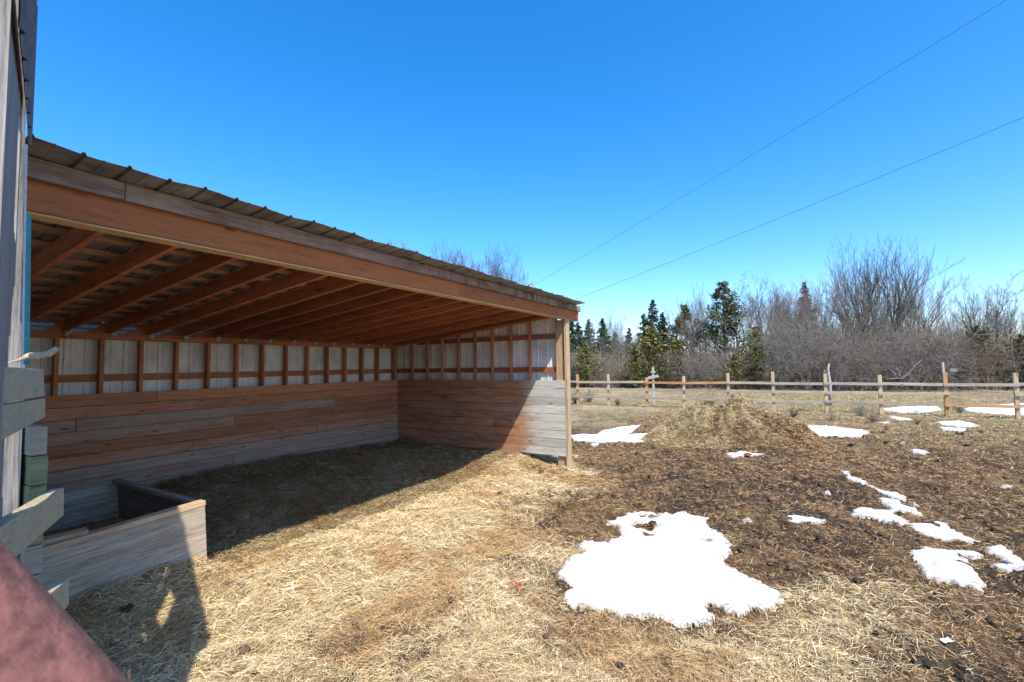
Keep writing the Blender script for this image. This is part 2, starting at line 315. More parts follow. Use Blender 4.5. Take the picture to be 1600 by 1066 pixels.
snow_defs = [
 ('large wedge of melting snow on the straw in the foreground', px_poly([(520,85),(600,75),(700,80),(860,62),(950,95),(1020,120),(1020,160),(1100,210),(1170,290),(1165,350),(1130,380),(1160,415),(1210,425),(1330,490),(1450,560),(1550,600),(1440,650),(1340,640),(1200,680),(1100,650),(960,625),(1040,690),(1090,775),(1000,745),(830,745),(700,720),(560,725),(420,700),(330,700),(280,670),(200,640),(130,650),(120,570),(170,550),(85,480),(85,430),(150,380),(260,320),(180,300),(300,250),(400,265),(470,225),(450,160),(395,155)],4,850,780), .05),
 ('thin crooked strip of snow at the upper end of the right hand snow trail', px_poly([(155,82),(210,85),(270,125),(380,170),(440,205),(520,230),(650,255),(675,290),(600,285),(520,262),(440,222),(350,188),(270,155),(215,146)],4.847,1280,720), .03),
 ('forked snow patch in the middle of the right hand snow trail', px_poly([(410,265),(560,280),(640,320),(700,340),(800,385),(770,415),(700,395),(640,372),(545,382),(600,420),(710,475),(660,492),(560,468),(480,454),(440,425),(330,400),(240,382),(240,352),(330,356),(430,372),(540,350),(500,310)],4.847,1280,720), .035),
 ('long snow patch just above the big rounded one at right', px_poly([(760,458),(830,446),(960,470),(1030,535),(1120,565),(1220,610),(1100,628),(1000,608),(820,568),(680,505),(670,478),(800,488),(880,505)],4.847,1280,720), .04),
 ('rounded mitten shaped snow patch at lower right', px_poly([(680,660),(770,640),(900,655),(1050,670),(1170,680),(1250,710),(1220,730),(1100,705),(1060,702),(1190,780),(1120,790),(1240,870),(1275,930),(1240,975),(1100,940),(1000,910),(880,860),(760,820),(720,740)],4.847,1280,720), .05),
 ('snow patch cut by the right edge of the photo', px_poly([(1225,645),(1370,635),(1460,690),(1551,740),(1640,770),(1640,840),(1420,830),(1340,800),(1240,790),(1330,760),(1430,770),(1370,730),(1300,700)],4.847,1280,720), .045),
 ('tiny oval of snow alone in the brown grass at far right', px_poly([(1350,180),(1400,172),(1460,182),(1445,204),(1370,198)],4.847,1280,720), .025),
 ('small thin snow remnant left of the snow trail', px_poly([(35,232),(110,210),(155,228),(80,245)],4.847,1280,720), .02),
 ('snow crumb beside the bend of the snow trail', px_poly([(688,302),(740,308),(765,330),(715,334)],4.847,1280,720), .02),
 ('snow patch between the shed post and the manure heap', px_poly([(40,900),(200,900),(240,875),(370,855),(480,846),(430,880),(400,908),(540,886),(480,935),(520,952),(350,948),(200,948),(60,942)],3.947,880,450), .05),
 ('little snow bit below the patch beside the shed post', px_poly([(165,962),(222,952),(222,985),(190,985)],3.947,880,450), .02),
 ('thin snow streak in front of the manure heap', px_poly([(1000,1018),(1120,1006),(1250,1024),(1120,1032),(1040,1048)],3.947,880,450), .025),
 ('bright flat snow patch right of the manure heap', px_poly([(1228,666),(1290,668),(1340,672),(1362,677),(1350,686),(1250,686),(1236,680)],1,0,0,-.05), .05),
 ('short snow sliver between the grey rail fence and the rounded dead shrub', px_poly([(520,153),(620,160),(745,180),(640,192),(560,174)],5,1280,620,-.08), .03),
 ('upper of the two snow streaks in front of the right fence post', px_poly([(895,204),(1100,192),(1262,230),(1180,243),(980,230)],5,1280,620,-.07), .03),
 ('lower of the two snow streaks in front of the right fence post', px_poly([(930,238),(1100,248),(1215,260),(1090,280),(980,270)],5,1280,620,-.07), .03),
 ('faint snow smear below the fence in the middle right', px_poly([(430,200),(550,194),(550,216),(470,218)],5,1280,620,-.07), .02),
 ('small almond of snow in the right middle ground', px_poly([(695,434),(780,436),(862,458),(830,474),(740,458)],5,1280,620,-.04), .025),
 ('snow speck above the almond of snow', px_poly([(605,380),(672,362),(664,394)],5,1280,620,-.05), .02),
 ('snow strip beyond the fence left of the pipe post', px_poly([(480,98),(640,84),(920,73),(950,105),(800,132),(620,122),(540,112)],5,1280,620,-.09), .05),
 ('broad snow strip beyond the fence at the right edge', px_poly([(1110,92),(1400,68),(1540,58),(1700,62),(1700,145),(1500,142),(1280,128),(1150,108)],5,1280,620,-.09), .06),
 ('small grey snow slick in the mud right of the big wedge', px_poly([(845,206),(930,212),(985,216),(950,236),(870,230)],2,800,700), .015),
 ('snow dot between the big wedge and the grey slick', px_poly([(715,217),(738,214),(752,226),(725,229)],2,800,700), .015),
]
snow_holes = [(on_z(850+u/4, 780+v/4, 0), on_z(850+(u+a)/4, 780+v/4, 0), on_z(850+u/4, 780+(v+b)/4, 0)) for u, v, a, b in ((630,185,70,28),(685,115,40,12),(380,220,70,26),(610,112,20,8),(790,100,18,8),(650,232,40,12),(1145,375,14,9),(1025,272,16,7))]
def snow_h(i, x, y):
    lab, poly, th = snow_defs[i]
    d0 = np.hypot(np.mean([p[0] for p in poly])-CAM[0], np.mean([p[1] for p in poly])-CAM[1])
    d = sdf(poly, x, y)+(fbm(x*7, y*7, 5+i)-.5)*.10*min(1, th*22)+(fbm(x*26, y*26, 9)-.5)*.05+(fbm(x*70, y*70, 19, 2)-.5)*.016
    if i == 0:
        for c, a, b in snow_holes:
            q = np.hypot((x-c[0]), (y-c[1])); r1 = np.linalg.norm(a-c); r2 = np.linalg.norm(b-c); r = (r1+r2)/2*.75
            d = np.minimum(d, q-r*(.7+.9*fbm(x*12, y*12, 44)))
    return d
m_px = px_poly([(560,715),(700,700),(784,698),(893,733),(905,765),(850,790),(815,815),(880,850),(905,870),(870,900),(885,955),(1100,968),(1235,930),(1300,950),(1290,1010),(1330,1110),(-300,1110),(-300,860),(300,870)])
m_px2 = px_poly([(1090,970),(1225,925),(1420,905),(1480,960),(1380,1040),(1320,1110),(1100,1110)])
def hay_amount(x, y):
    a = sdf(m_px, x, y); ins = np.minimum(np.minimum(x+.2, 3.3-x), np.minimum(y+6.7, .2-y))
    d = np.maximum(a, ins)+(fbm(x*1.6, y*1.6, 61)-.5)*1.5+(fbm(x*6, y*6, 62)-.5)*.5
    h = sstep(-.5, .5, d)
    # worn brown spots inside the hay
    for (u, v, ru, rv, k) in ((620,1000,190,42,.55),(900,1010,150,40,.6),(905,805,70,55,.85),(1100,1030,120,40,.4),(520,1060,250,30,.35),(840,735,40,14,.6)):
        c = on_z(u, v, 0); a_ = on_z(u+ru, v, 0); b_ = on_z(u, v-rv, 0)
        q = np.hypot((x-c[0])*1., (y-c[1])*1.)/((np.linalg.norm(a_-c)+np.linalg.norm(b_-c))/2)
        h = h*(1-k*sstep(1.2, .4, q)*sstep(.3, .6, fbm(x*5, y*5, 91)))
    h2 = sstep(-.5, .4, sdf(m_px2, x, y))*.30*sstep(.35, .6, fbm(x*3, y*3, 97))
    return np.maximum(h, h2)
def turf_amount(x, y):
    d = np.hypot(x-CAM[0], y-CAM[1]); return sstep(10.5, 17, d+(fbm(x*.5, y*.5, 31)-.5)*7)
def mud_amount(x, y):
    m = 0*x
    for (u, v, r) in ((1080,800,1.5),(1230,815,1.3),(1290,770,1.2),(1000,740,1.3),(1000,800,.9),(1500,1050,.6),(1400,1060,.45),(1550,900,.6),(1150,760,1.2),(1180,705,1.4)):
        c = on_z(u, v, 0); m = np.maximum(m, sstep(r, r*.3, np.hypot(x-c[0], y-c[1])))
    return np.maximum(m*sstep(.32, .58, fbm(x*2.1, y*2.1, 71)), .8*sstep(.54, .66, fbm(x*3.3, y*3.3, 72)))*sstep(20, 12, np.hypot(x-CAM[0], y-CAM[1]))
def mixc(a, b, t): return a*(1-t[..., None])+b*t[..., None]
def ground_col(x, y):
    h = hay_amount(x, y); t = turf_amount(x, y); m = mud_amount(x, y)
    n = fbm(x*9, y*9, 41); n2 = fbm(x*1.1, y*1.1, 43)
    brown = mixc(np.array([.060, .040, .025]), np.array([.23, .15, .08]), sstep(.3, .7, n*.6+n2*.4))
    turf = mixc(np.array([.26, .19, .095]), np.array([.44, .35, .20]), sstep(.3, .7, n*.5+n2*.5))
    g2 = fbm(x*.35, y*.35, 47); turf = mixc(turf, np.array([.22, .20, .085]), sstep(.5, .7, g2)*.5)
    hay = mixc(np.array([.32, .22, .11]), np.array([.50, .38, .20]), sstep(.3, .7, n))
    c = mixc(brown, turf, t*.9)
    c = mixc(c, np.array([.035, .027, .020]), m*.8)
    return mixc(c, hay, h)
def make_ground():
    fang = math.atan2(_fw[1], _fw[0])
    th = np.concatenate([np.linspace(-1.02, 1.02, 640), np.linspace(1.02, 2*math.pi-1.02, 90)[1:]])
    th = th+fang; rr = np.concatenate([[0.02, .4], np.geomspace(.8, 900, 560)])
    T, Rr = np.meshgrid(th, rr); X = CAM[0]+Rr*np.cos(T); Y = CAM[1]+Rr*np.sin(T)
    Z = gz(X, Y)+ground_bumps(X, Y)*np.clip(1-Rr/160, 0, 1)
    V = np.stack([X, Y, Z], -1).reshape(-1, 3); nr, nth = X.shape
    i = np.arange(nr-1)[:, None]*nth; j = np.arange(nth)[None]; j2 = (j+1) % nth
    F = np.stack([i+j, i+nth+j, i+nth+j2, i+j2], -1).reshape(-1, 4)
    # cover the seam column count
    o = link('ground', np_mesh('ground', V, F, ground_col(X, Y).reshape(-1, 3)), m_ground, None, True)
    tag(o, kind='structure'); return o
make_ground()
def zz(x, y): return gz(x, y)+ground_bumps(x, y)
# ------------------------------------------------------------------ snow
def make_snow(i):
    lab, poly, th = snow_defs[i]; P = np.array(poly); d0 = np.hypot(*(P.mean(0)-CAM[:2]))
    a = P.min(0)-.15; b = P.max(0)+.15; st = max(.012, min(.05, d0*.0032)); st = max(st, ((b-a).prod()/90000)**.5)
    xs = np.arange(a[0], b[0], st); ys = np.arange(a[1], b[1], st); X, Y = np.meshgrid(xs, ys)
    D = snow_h(i, X, Y)
    H = th*.42*sstep(-.01, .16, D)*(.8+.4*fbm(X*3, Y*3, 15))+.016
    Z = gz(X, Y)+ground_bumps(X, Y)*.55+np.where(D > 0, H, -.03)+(fbm(X*14, Y*14, 18, 3)-.5)*.014
    ny, nx = X.shape; k = D > -st*1.2
    i0 = (np.arange(ny-1)[:, None]*nx+np.arange(nx-1)[None]); keep = k[:-1, :-1] & k[1:, :-1] & k[:-1, 1:] & k[1:, 1:]
    i0 = i0[keep]
    if len(i0) < 2: return
    F = np.stack([i0, i0+1, i0+nx+1, i0+nx], -1); used = np.unique(F); mp = np.full(nx*ny, -1); mp[used] = np.arange(len(used))
    c = np.array([P[:, 0].mean(), P[:, 1].mean(), 0])
    ed = (sstep(.0, .07, D+(fbm(X*30, Y*30, 88)-.5)*.08)).reshape(-1)[used]; spk = sstep(.62, .74, fbm(X*22, Y*22, 89)).reshape(-1)[used]
    wc = mixc(np.array([.62, .56, .48]), np.array([1., 1., 1.]), ed)*(1-.3*spk[:, None])
    V = np.stack([X, Y, Z], -1).reshape(-1, 3)[used]-c
    o = link('snow_patch', np_mesh('snow_patch', V, mp[F], wc), m_snow, None, True); o.location = c
    tag(o, lab, 'snow', 'patches of melting snow')
for i in range(len(snow_defs)): make_snow(i)
def in_snow(x, y):
    s = np.zeros(x.shape, bool)
    for i, (l, poly, th) in enumerate(snow_defs):
        P = np.array(poly); a = P.min(0)-.1; b = P.max(0)+.1
        k = (x > a[0]) & (x < b[0]) & (y > a[1]) & (y < b[1])
        if k.any(): s[k] |= snow_h(i, x[k], y[k]) > .012+.07*rs.rand(k.sum())**3
    return s
# ------------------------------------------------------------------ straw blades
rs = np.random.RandomState(7)
def blades(name, n, rmin, rmax, L, W, pal_fn, keep_fn, lift, mat, power=1.25, ang=1.0, tilt=.28, parent=None, zfn=None):
    u = rs.rand(n); e = 2-power; r = (rmin**e+u*(rmax**e-rmin**e))**(1/e)
    a = math.atan2(_fw[1], _fw[0])+(rs.rand(n)*2-1)*ang
    x = CAM[0]+r*np.cos(a); y = CAM[1]+r*np.sin(a)
    k = keep_fn(x, y); x = x[k]; y = y[k]; r = r[k]; n = len(x)
    zb = (zfn or zz)(x, y)
    clump = fbm(x*4.5, y*4.5, 55)
    z = zb+.004+lift*rs.rand(n)**1.5*(.4+1.4*clump)
    fl = fbm(x*2.3, y*2.3, 57)*math.pi*3
    h = fl+rs.randn(n)*.9; le = L[0]+(L[1]-L[0])*rs.rand(n)**1.4; le *= np.clip((r/4)**.35, .8, 1.8)
    wd = (W[0]+(W[1]-W[0])*rs.rand(n))*np.clip((r/3.)**.85, .8, 5)
    tl = rs.randn(n)*tilt; bend = rs.randn(n)*.35; bz = rs.randn(n)*.2
    d0 = np.stack([np.cos(h)*np.cos(tl), np.sin(h)*np.cos(tl), np.sin(tl)], -1)
    h1 = h+bend; t1 = tl+bz-.15; d1 = np.stack([np.cos(h1)*np.cos(t1), np.sin(h1)*np.cos(t1), np.sin(t1)], -1)
    p0 = np.stack([x, y, z], -1)-d0*le[:, None]*.4; p1 = p0+d0*le[:, None]*.5; p2 = p1+d1*le[:, None]*.5
    rl = rs.randn(n)*.7
    s = np.stack([-np.sin(h)*np.cos(rl), np.cos(h)*np.cos(rl), np.sin(rl)], -1)*wd[:, None]/2
    V = np.stack([p0-s, p0+s, p1-s, p1+s, p2-s*.5, p2+s*.5], 1)
    V[:, :, 2] = np.maximum(V[:, :, 2], zb[:, None]-.006)
    i = np.arange(n)[:, None]*6
    F = np.concatenate([i+np.array([[0, 1, 3, 2]]), i+np.array([[2, 3, 5, 4]])], 0)
    col = np.repeat(pal_fn(x, y, n), 6, 0)
    o = link(name, np_mesh(name, V.reshape(-1, 3), F, col), mat, parent)
    return o
PALH = np.array([(.62, .49, .27), (.68, .56, .34), (.55, .41, .20), (.48, .33, .15), (.72, .62, .42), (.40, .25, .11), (.60, .50, .30), (.33, .22, .11)])
PALB = 1.14*np.array([(.20, .12, .055), (.30, .19, .09), (.11, .065, .035), (.40, .28, .14), (.26, .14, .06), (.06, .042, .03), (.48, .37, .20), (.32, .15, .055)])
PALT = np.array([(.40, .32, .16), (.30, .23, .11), (.24, .22, .09), (.50, .42, .24), (.34, .22, .10), (.20, .13, .07)])
TR = (1.32, 3.0, -6.42, -5.22)                    # trough footprint
def free(x, y):
    t = (x > TR[0]-.03) & (x < TR[1]+.03) & (y < TR[3]+.03) & (y > TR[2]-.1)
    wall = ((x < .07) & (y < .1)) | ((np.abs(y) < .06) & (x < 4.05) & (x > -.2)) | ((y < -6.42) & (y > -6.56) & (x < 4.02))
    out = (x < -.1) | ((y > .06) & (x < 3.0))
    return ~(t | wall | out)
def pal(P, wts):
    wts = np.array(wts)/sum(wts)
    def f(x, y, n):
        c = P[rs.choice(len(P), n, p=wts)]*(.82+.36*rs.rand(n, 1)); return c
    return f
def keep_hay(x, y): return free(x, y) & (rs.rand(len(x)) < hay_amount(x, y)*1.1) & ~in_snow(x, y)
def keep_brn(x, y): return free(x, y) & (rs.rand(len(x)) < (1-hay_amount(x, y)*.93)*(1-turf_amount(x, y)*.6)*(1-mud_amount(x, y)*.55)) & ~in_snow(x, y) & (pil(x, y) < .03)
def keep_turf(x, y): return (rs.rand(len(x)) < turf_amount(x, y)+.1) & ~in_snow(x, y) & free(x, y) & (pil(x, y) < .03) & (rs.rand(len(x)) < sstep(.3, .62, fbm(x*1.5, y*1.5, 83))+.25)
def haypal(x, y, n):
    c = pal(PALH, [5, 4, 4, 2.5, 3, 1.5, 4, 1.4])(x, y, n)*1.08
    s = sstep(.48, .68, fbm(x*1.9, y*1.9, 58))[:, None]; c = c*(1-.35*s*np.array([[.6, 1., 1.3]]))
    i = ((x < 3) & (y < .2))[:, None]; return np.where(i, c*(.25+.75*rs.rand(n, 1)**1.5)*np.array([[.85, .80, .74]]), c)  # straws inside the shed darkened, shade put into their colour
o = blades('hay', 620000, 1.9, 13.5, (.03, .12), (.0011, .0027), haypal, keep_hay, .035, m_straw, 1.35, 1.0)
tag(o, 'pale loose hay covering the shed floor and the ground before it', 'hay', kind='stuff')
o = blades('dead_grass', 560000, 1.9, 19, (.02, .085), (.0011, .0028), pal(PALB, [4, 4, 3, 2.5, 3, 2, 1.6, 2]), keep_brn, .04, m_dead, 1.15, 1.12)
tag(o, 'brown trampled grass and old straw over the muddy paddock', 'dead grass', kind='stuff')
o = blades('turf_grass', 260000, 9, 50, (.03, .085), (.0014, .0030), pal(PALT, [4, 4, 2.5, 3, 2, 2]), keep_turf, .05, m_dead, .8, 1.0, tilt=.6)
tag(o, 'tan and olive winter grass around and beyond the fence', 'grass', kind='stuff')
# dark clods
def clods():
    n = 9000; r = (2.6**.8+rs.rand(n)*(17**.8-2.6**.8))**(1/.8); a = math.atan2(_fw[1], _fw[0])+(rs.rand(n)*2-1)*.95
    x = CAM[0]+r*np.cos(a); y = CAM[1]+r*np.sin(a)
    k = free(x, y) & ~in_snow(x, y) & (rs.rand(n) < .03+(1-hay_amount(x, y))*(.30+.7*mud_amount(x, y))) & (pil(x, y) < .05); x = x[k]; y = y[k]; n = len(x)
    base = np.array([(1, 0, 0), (0, 1, 0), (-1, 0, 0), (0, -1, 0), (.6, .6, .6), (-.6, .6, .6), (-.6, -.6, .6), (.6, -.6, .6)], float)
    fc = np.array([(0, 1, 4, 4), (0, 4, 7, 3), (1, 2, 5, 4), (2, 3, 6, 5), (3, 7, 6, 6), (4, 5, 6, 7)])
    fc = np.array([(0, 4, 7, 3), (1, 5, 4, 0), (2, 6, 5, 1), (3, 7, 6, 2), (4, 5, 6, 7)])
    s = .008+.045*rs.rand(n)**2.5; s *= np.clip((np.hypot(x-CAM[0], y-CAM[1])/5)**.5, .8, 1.7)
    V = base[None]*s[:, None, None]*(1+.6*(rs.rand(n, 8, 3)-.5)); V[:, :, 2] *= .8
    V += np.stack([x, y, zz(x, y)+.006], -1)[:, None]
    F = (np.arange(n)[:, None, None]*8+fc[None]).reshape(-1, 4)
    pc = np.array([(.055, .038, .026), (.10, .065, .04), (.035, .028, .022), (.15, .09, .05)])[rs.choice(4, n)]
    o = link('manure_clods', np_mesh('manure_clods', V.reshape(-1, 3), F, np.repeat(pc, 8, 0)), m_dead); tag(o, 'small dark clods of manure and mud strewn over the paddock', 'manure', kind='stuff')
clods()
# ------------------------------------------------------------------ manure heap
def heap():
    root = empty('manure_heap', (6.05, 4.1, float(gz(6.05, 4.1))))
    tag(root, 'heap of old hay and manure between the shed and the rail fence', 'manure heap')
    st = .028; X, Y = np.meshgrid(np.arange(4.0, 8.3, st), np.arange(2.6, 5.8, st)); H = pil(X, Y)
    Z = gz(X, Y)+ground_bumps(X, Y)+H+np.where(H > .02, (fbm(X*13, Y*13, 8)-.5)*.14, -.06)
    ny, nx = X.shape; i0 = (np.arange(ny-1)[:, None]*nx+np.arange(nx-1)[None]).ravel(); F = np.stack([i0, i0+1, i0+nx+1, i0+nx], -1)
    n = fbm(X*3, Y*3, 66); pale = sstep(1.5, -.7, X-6.05+(n-.5)*2.6)*.85
    c = mixc(mixc(np.array([.05, .03, .02]), np.array([.22, .13, .065]), sstep(.35, .65, fbm(X*8, Y*8, 67))), np.array([.46, .36, .19]), pale)
    V = np.stack([X, Y, Z], -1).reshape(-1, 3)-np.array(root.location)
    link('heap', np_mesh('heap', V, F, c.reshape(-1, 3)), m_ground, root, True)
    def zf(x, y): return gz(x, y)+ground_bumps(x, y)+pil(x, y)+.01
    def pf(x, y, n):
        p = (sstep(1.7, -.6, x-6.05+(fbm(x*3, y*3, 66)-.5)*2.4)*.85+.12)*(1-.7*sstep(.55, .68, fbm(x*4, y*4, 68)))
        a = 1.1*pal(PALB, [4, 4, 3, 2, 3, 2.5, 1, 2])(x, y, n); b = pal(PALH, [4, 3, 4, 3, 2, 2, 3, 2])(x, y, n)*.85
        return np.where((rs.rand(n) < p)[:, None], b, a)
    o = blades('loose_hay', 400000, 9.5, 15, (.03, .10), (.0014, .0028), pf, lambda x, y: pil(x, y) > .03, .025, m_dead, 1., .62, .25, None, zf)
    o.parent = root; o.matrix_parent_inverse = Matrix.Translation(-Vector(root.location)); tag(o, kind='stuff')
heap()
# ------------------------------------------------------------------ shed
LY = -6.53
shed = empty('run_in_shed', (0, 0, 0))
tag(shed, 'open fronted wooden horse shelter with metal roof and exposed orange rafters', 'shed')
LEDGE = 1.50; PB = 2.165; PT = 2.24; SL = .108
random.seed(3)
def plank_rows(axis, lo, hi, zlo, zhi, n, fx, th, face):
    mb = MB(); h = (zhi-zlo)/n
    for k in range(n):
        a = lo; z0 = zlo+k*h+random.uniform(.001, .0045); z1 = zlo+(k+1)*h-random.uniform(.001, .003)
        while a < hi-.01:
            L = random.choice((1.2, 2.0, 2.44, 3.0, 3.6)); b = min(hi, a+L)
            if hi-b < .5: b = hi
            j = random.uniform(-.002, .006); g = random.uniform(.001, .003)
            if axis == 'y': mb.box((fx+j, a+g, z0), (fx+th+j, b-g, z1))
            else: mb.box((a+g, fx-th-j, z0), (b-g, fx-j, z1))
            a = b
    return mb
hh = (LEDGE-.07)/10; m_plank_top = wood('upper_plank_wood', [(.60, .26, .135), (.54, .235, .12), (.58, .265, .15)], 'y', blotch_amt=.5)
plank_rows('y', LY+.09, -.004, LEDGE-2*hh, LEDGE, 2, 0.0, .038, 1).build('upper_back_planks', m_plank_top, shed, .0025)
plank_rows('y', LY+.09, -.004, .07, LEDGE-2*hh, 8, 0.0, .038, 1).build('back_plank_wall', m_plank_back, shed, .0025)
plank_rows('x', .042, 3.955, .205, LEDGE, 9, 0.0, .038, -1).build('side_plank_wall', m_plank_side, shed, .0025)
mb = MB()
for k in range(9):
    h = (LEDGE-.205)/9; z0 = .205+k*h
    mb.box((3.802, -.041+random.uniform(-.004, .002), z0+.002), (3.955+random.uniform(-.03, .005), -.001, z0+h-.002))
mb = None
plank_rows('x', 0., 4.0, .20, LEDGE, 9, LY+.058, .062, -1).build('left_plank_wall', m_endg, shed, .004)
def cladding(axis, lo, hi, zfun, pos, sgn):
    V = []; F = []; xs = []
    a = lo
    while a < hi:
        for d, o_ in ((0, 0), (.07, 0), (.078, .012), (.092, .012), (.10, 0), (.135, 0), (.14, .006), (.148, .006), (.153, 0)):
            if a+d < hi: xs.append((a+d, o_))
        a += .19
    xs.append((hi, 0)); th = .0012
    for layer in (0, th):
        for (a, o_) in xs:
            for z in (.25, zfun(a)):
                V.append((pos+sgn*(o_+layer), a, z) if axis == 'y' else (a, pos+sgn*(o_+layer), z))
    n = len(xs)
    for layer in (0, 1):
        for i in range(n-1):
            k = layer*2*n+i*2; f = (k, k+2, k+3, k+1); F.append(f if layer else f[::-1])
    return V, F
V, F = cladding('y', LY-.01, .13, lambda a: PT-.01, -.135, 1); me = bpy.data.meshes.new('c'); me.from_pydata(V, [], F); link('back_metal_cladding', me, m_clad, shed)
V, F = cladding('x', -.13, 3.775, lambda a: PT+.10+SL*a, .105, -1); me = bpy.data.meshes.new('c'); me.from_pydata(V, [], F); link('side_metal_cladding', me, m_clad, shed)
V, F = cladding('x', -.13, 3.92, lambda a: 2.36+SL*a, LY-.02, 1); me = bpy.data.meshes.new('c'); me.from_pydata(V, [], F); link('left_metal_cladding', me, m_clad, shed)
MB().box((.05, .004, -.1), (2.95, .04, .24)).build('sill_board', m_plank_side, shed)
# back studs
st = MB().box((-.089, -.019, .28), (0, .019, PB)).mesh('stud')
for i in range(15):
    y = -.5555-.4064*i+.019
    if y < LY+.1: break
    o = link('stud', st, m_stud, shed); o.location = (-.0015, y, 0)
MB().box((-.09, -.085, .28), (0, -.045, PB)).box((-.09, -.043, .28), (-.01, .0, PB)).build('corner_stud', m_stud, shed, .002)
MB().box((-.09, LY+.02, PB), (.0, .04, PB+.037)).box((-.09, LY+.02, PB+.038), (.003, .04, PT)).build('top_plate', m_plate, shed, .002)
MB().box((-.121, LY, 1.645), (-.0915, .1, 1.735)).build('girt', m_plate, shed, .001)
m_girtx = wood('girt_lumber', [(.36, .14, .07), (.32, .12, .06)], 'x')
MB().box((-.09, .060, 1.645), (3.80, .085, 1.735)).build('girt', m_girtx, shed, .001)
MB().box((.5, .060, 2.235), (3.80, .085, 2.325)).build('girt', m_girtx, shed, .001)
# side studs, cut under the sloping plate
for i in range(9):
    x = .3903+.4064*i
    if x > 3.5: break
    m_ = MB(); t0 = PT-.03+SL*x; t1 = PT-.03+SL*(x+.038)
    m_.hexa([(x, 0.001, .25), (x+.038, 0.001, .25), (x+.038, .058, .25), (x, .058, .25), (x, .001, t0), (x+.038, .001, t1), (x+.038, .058, t1), (x, .058, t0)])
    m_.build('stud', m_stud, shed, .002)
m_ = MB()
m_.hexa([(-.02, 0.002, PT-.028), (3.86, 0.002, PT-.028+SL*3.88), (3.86, .088, PT-.028+SL*3.88), (-.02, .088, PT-.028), (-.02, .002, PT+.008), (3.86, .002, PT+.008+SL*3.88), (3.86, .088, PT+.008+SL*3.88), (-.02, .088, PT+.008)])
m_.build('sloping_plate', m_rafter, shed, .002)
# rafters
L0, L1 = -1.15, 3.96; rh = .135
def rafter_mesh(n):
    m_ = MB(); b0 = PT+SL*L0+.002; b1 = PT+SL*L1
    m_.hexa([(L0, -.019, b0), (L1, -.019, b1), (L1, .019, b1), (L0, .019, b0), (L0, -.019, b0+rh), (L1, -.019, b1+rh), (L1, .019, b1+rh), (L0, .019, b0+rh)])
    return m_.mesh('rafter')
rm = rafter_mesh(0)
m_clipmesh = []
for k in range(3):
    r_ = random.Random(k); mb = MB()
    for q in range(7):
        c = (r_.uniform(-.006, .012), r_.uniform(-.022, .022), r_.uniform(-.05, .03)); s = r_.uniform(.010, .020)
        mb.tube([(c[0]-s*.6, c[1], c[2]-s), (c[0], c[1]+s*.2, c[2]), (c[0]+s*.5, c[1], c[2]+s)], [s*.4, s, s*.35], 6)
    m_clipmesh.append(mb.mesh('clip'))
for i in range(17):
    y = -.19-.4100*i+.17
    if i == 0: y = .045
    if y < LY+.02: break
    o = link('rafter', rm, m_rafter, shed); o.location = (0, y, 0)
    mo = o.modifiers.new('bevel', 'BEVEL'); mo.width = .002; mo.segments = 1
    if i:
        c = link('rafter_tie', m_clipmesh[i % 3], m_clip, shed, True); c.location = (.014, y+.022, PT-.02)
m_purlin = wood('purlin_lumber', [(.58, .33, .20), (.52, .28, .16)], 'y')
# purlins on top of rafters
RT = PT+rh                                            # top of rafter at x=0
for k in range(16):
    x = -1.30+.33*k
    if x > 3.9: break
    z = RT+SL*x+.004
    m_ = MB(); m_.hexa([(x, LY, z), (x+.085, LY, z+SL*.085), (x+.085, .33, z+SL*.085), (x, .33, z), (x, LY, z+.02), (x+.085, LY, z+.02+SL*.085), (x+.085, .33, z+.02+SL*.085), (x, .33, z+.02)])
    m_.build('purlin', m_purlin, shed, .001)
# roof metal
def roof_metal():
    xs0, xs1 = -.22, 4.22; V = []; F = []; ys = []
    a = -6.64
    while a < .36:
        for d, o_ in ((0, 0), (.006, .013), (.018, .013), (.024, 0), (.085, 0), (.088, .003), (.094, .003), (.097, 0)):
            if a+d < .36: ys.append((a+d, o_))
        a += .187
    ys.append((.36, 0)); nx = 14
    top = lambda x: RT+.026+SL*x+.004*0
    for L_ in (0, .0015):
        for i in range(nx+1):
            x = xs0+(xs1-xs0)*i/nx
            for (a, o_) in ys:
                wob = (.006*math.sin(a*7.3)+.004*math.sin(a*17+1)) if i == nx else 0
                V.append((x, a, top(x)+o_+L_+wob+.0008))
    n = len(ys); tot = (nx+1)*n
    for L_ in (0, 1):
        for i in range(nx):
            for j in range(n-1):
                k = L_*tot+i*n+j; f = (k, k+n, k+n+1, k+1); F.append(f if L_ else f[::-1])
    for j in range(n-1):
        k = nx*n+j; F.append((k, k+1, k+1+tot, k+tot))
    me = bpy.data.meshes.new('roof'); me.from_pydata(V, [], F); link('metal_roof', me, m_roof, shed)
roof_metal()
m_sky_tint, nt_, b_ = newmat('sky_tinted_strip'); b_.inputs['Base Color'].default_value = (.012, .06, .13, 1); b_.inputs['Roughness'].default_value = .45  # sky light under the rear overhang, put into the colour as blue
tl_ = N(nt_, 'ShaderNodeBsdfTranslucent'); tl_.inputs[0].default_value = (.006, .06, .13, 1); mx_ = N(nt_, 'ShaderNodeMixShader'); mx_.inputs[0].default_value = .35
nt_.links.new(b_.outputs[0], mx_.inputs[1]); nt_.links.new(tl_.outputs[0], mx_.inputs[2]); nt_.links.new(mx_.outputs[0], nt_.nodes['Material Output'].inputs[0])
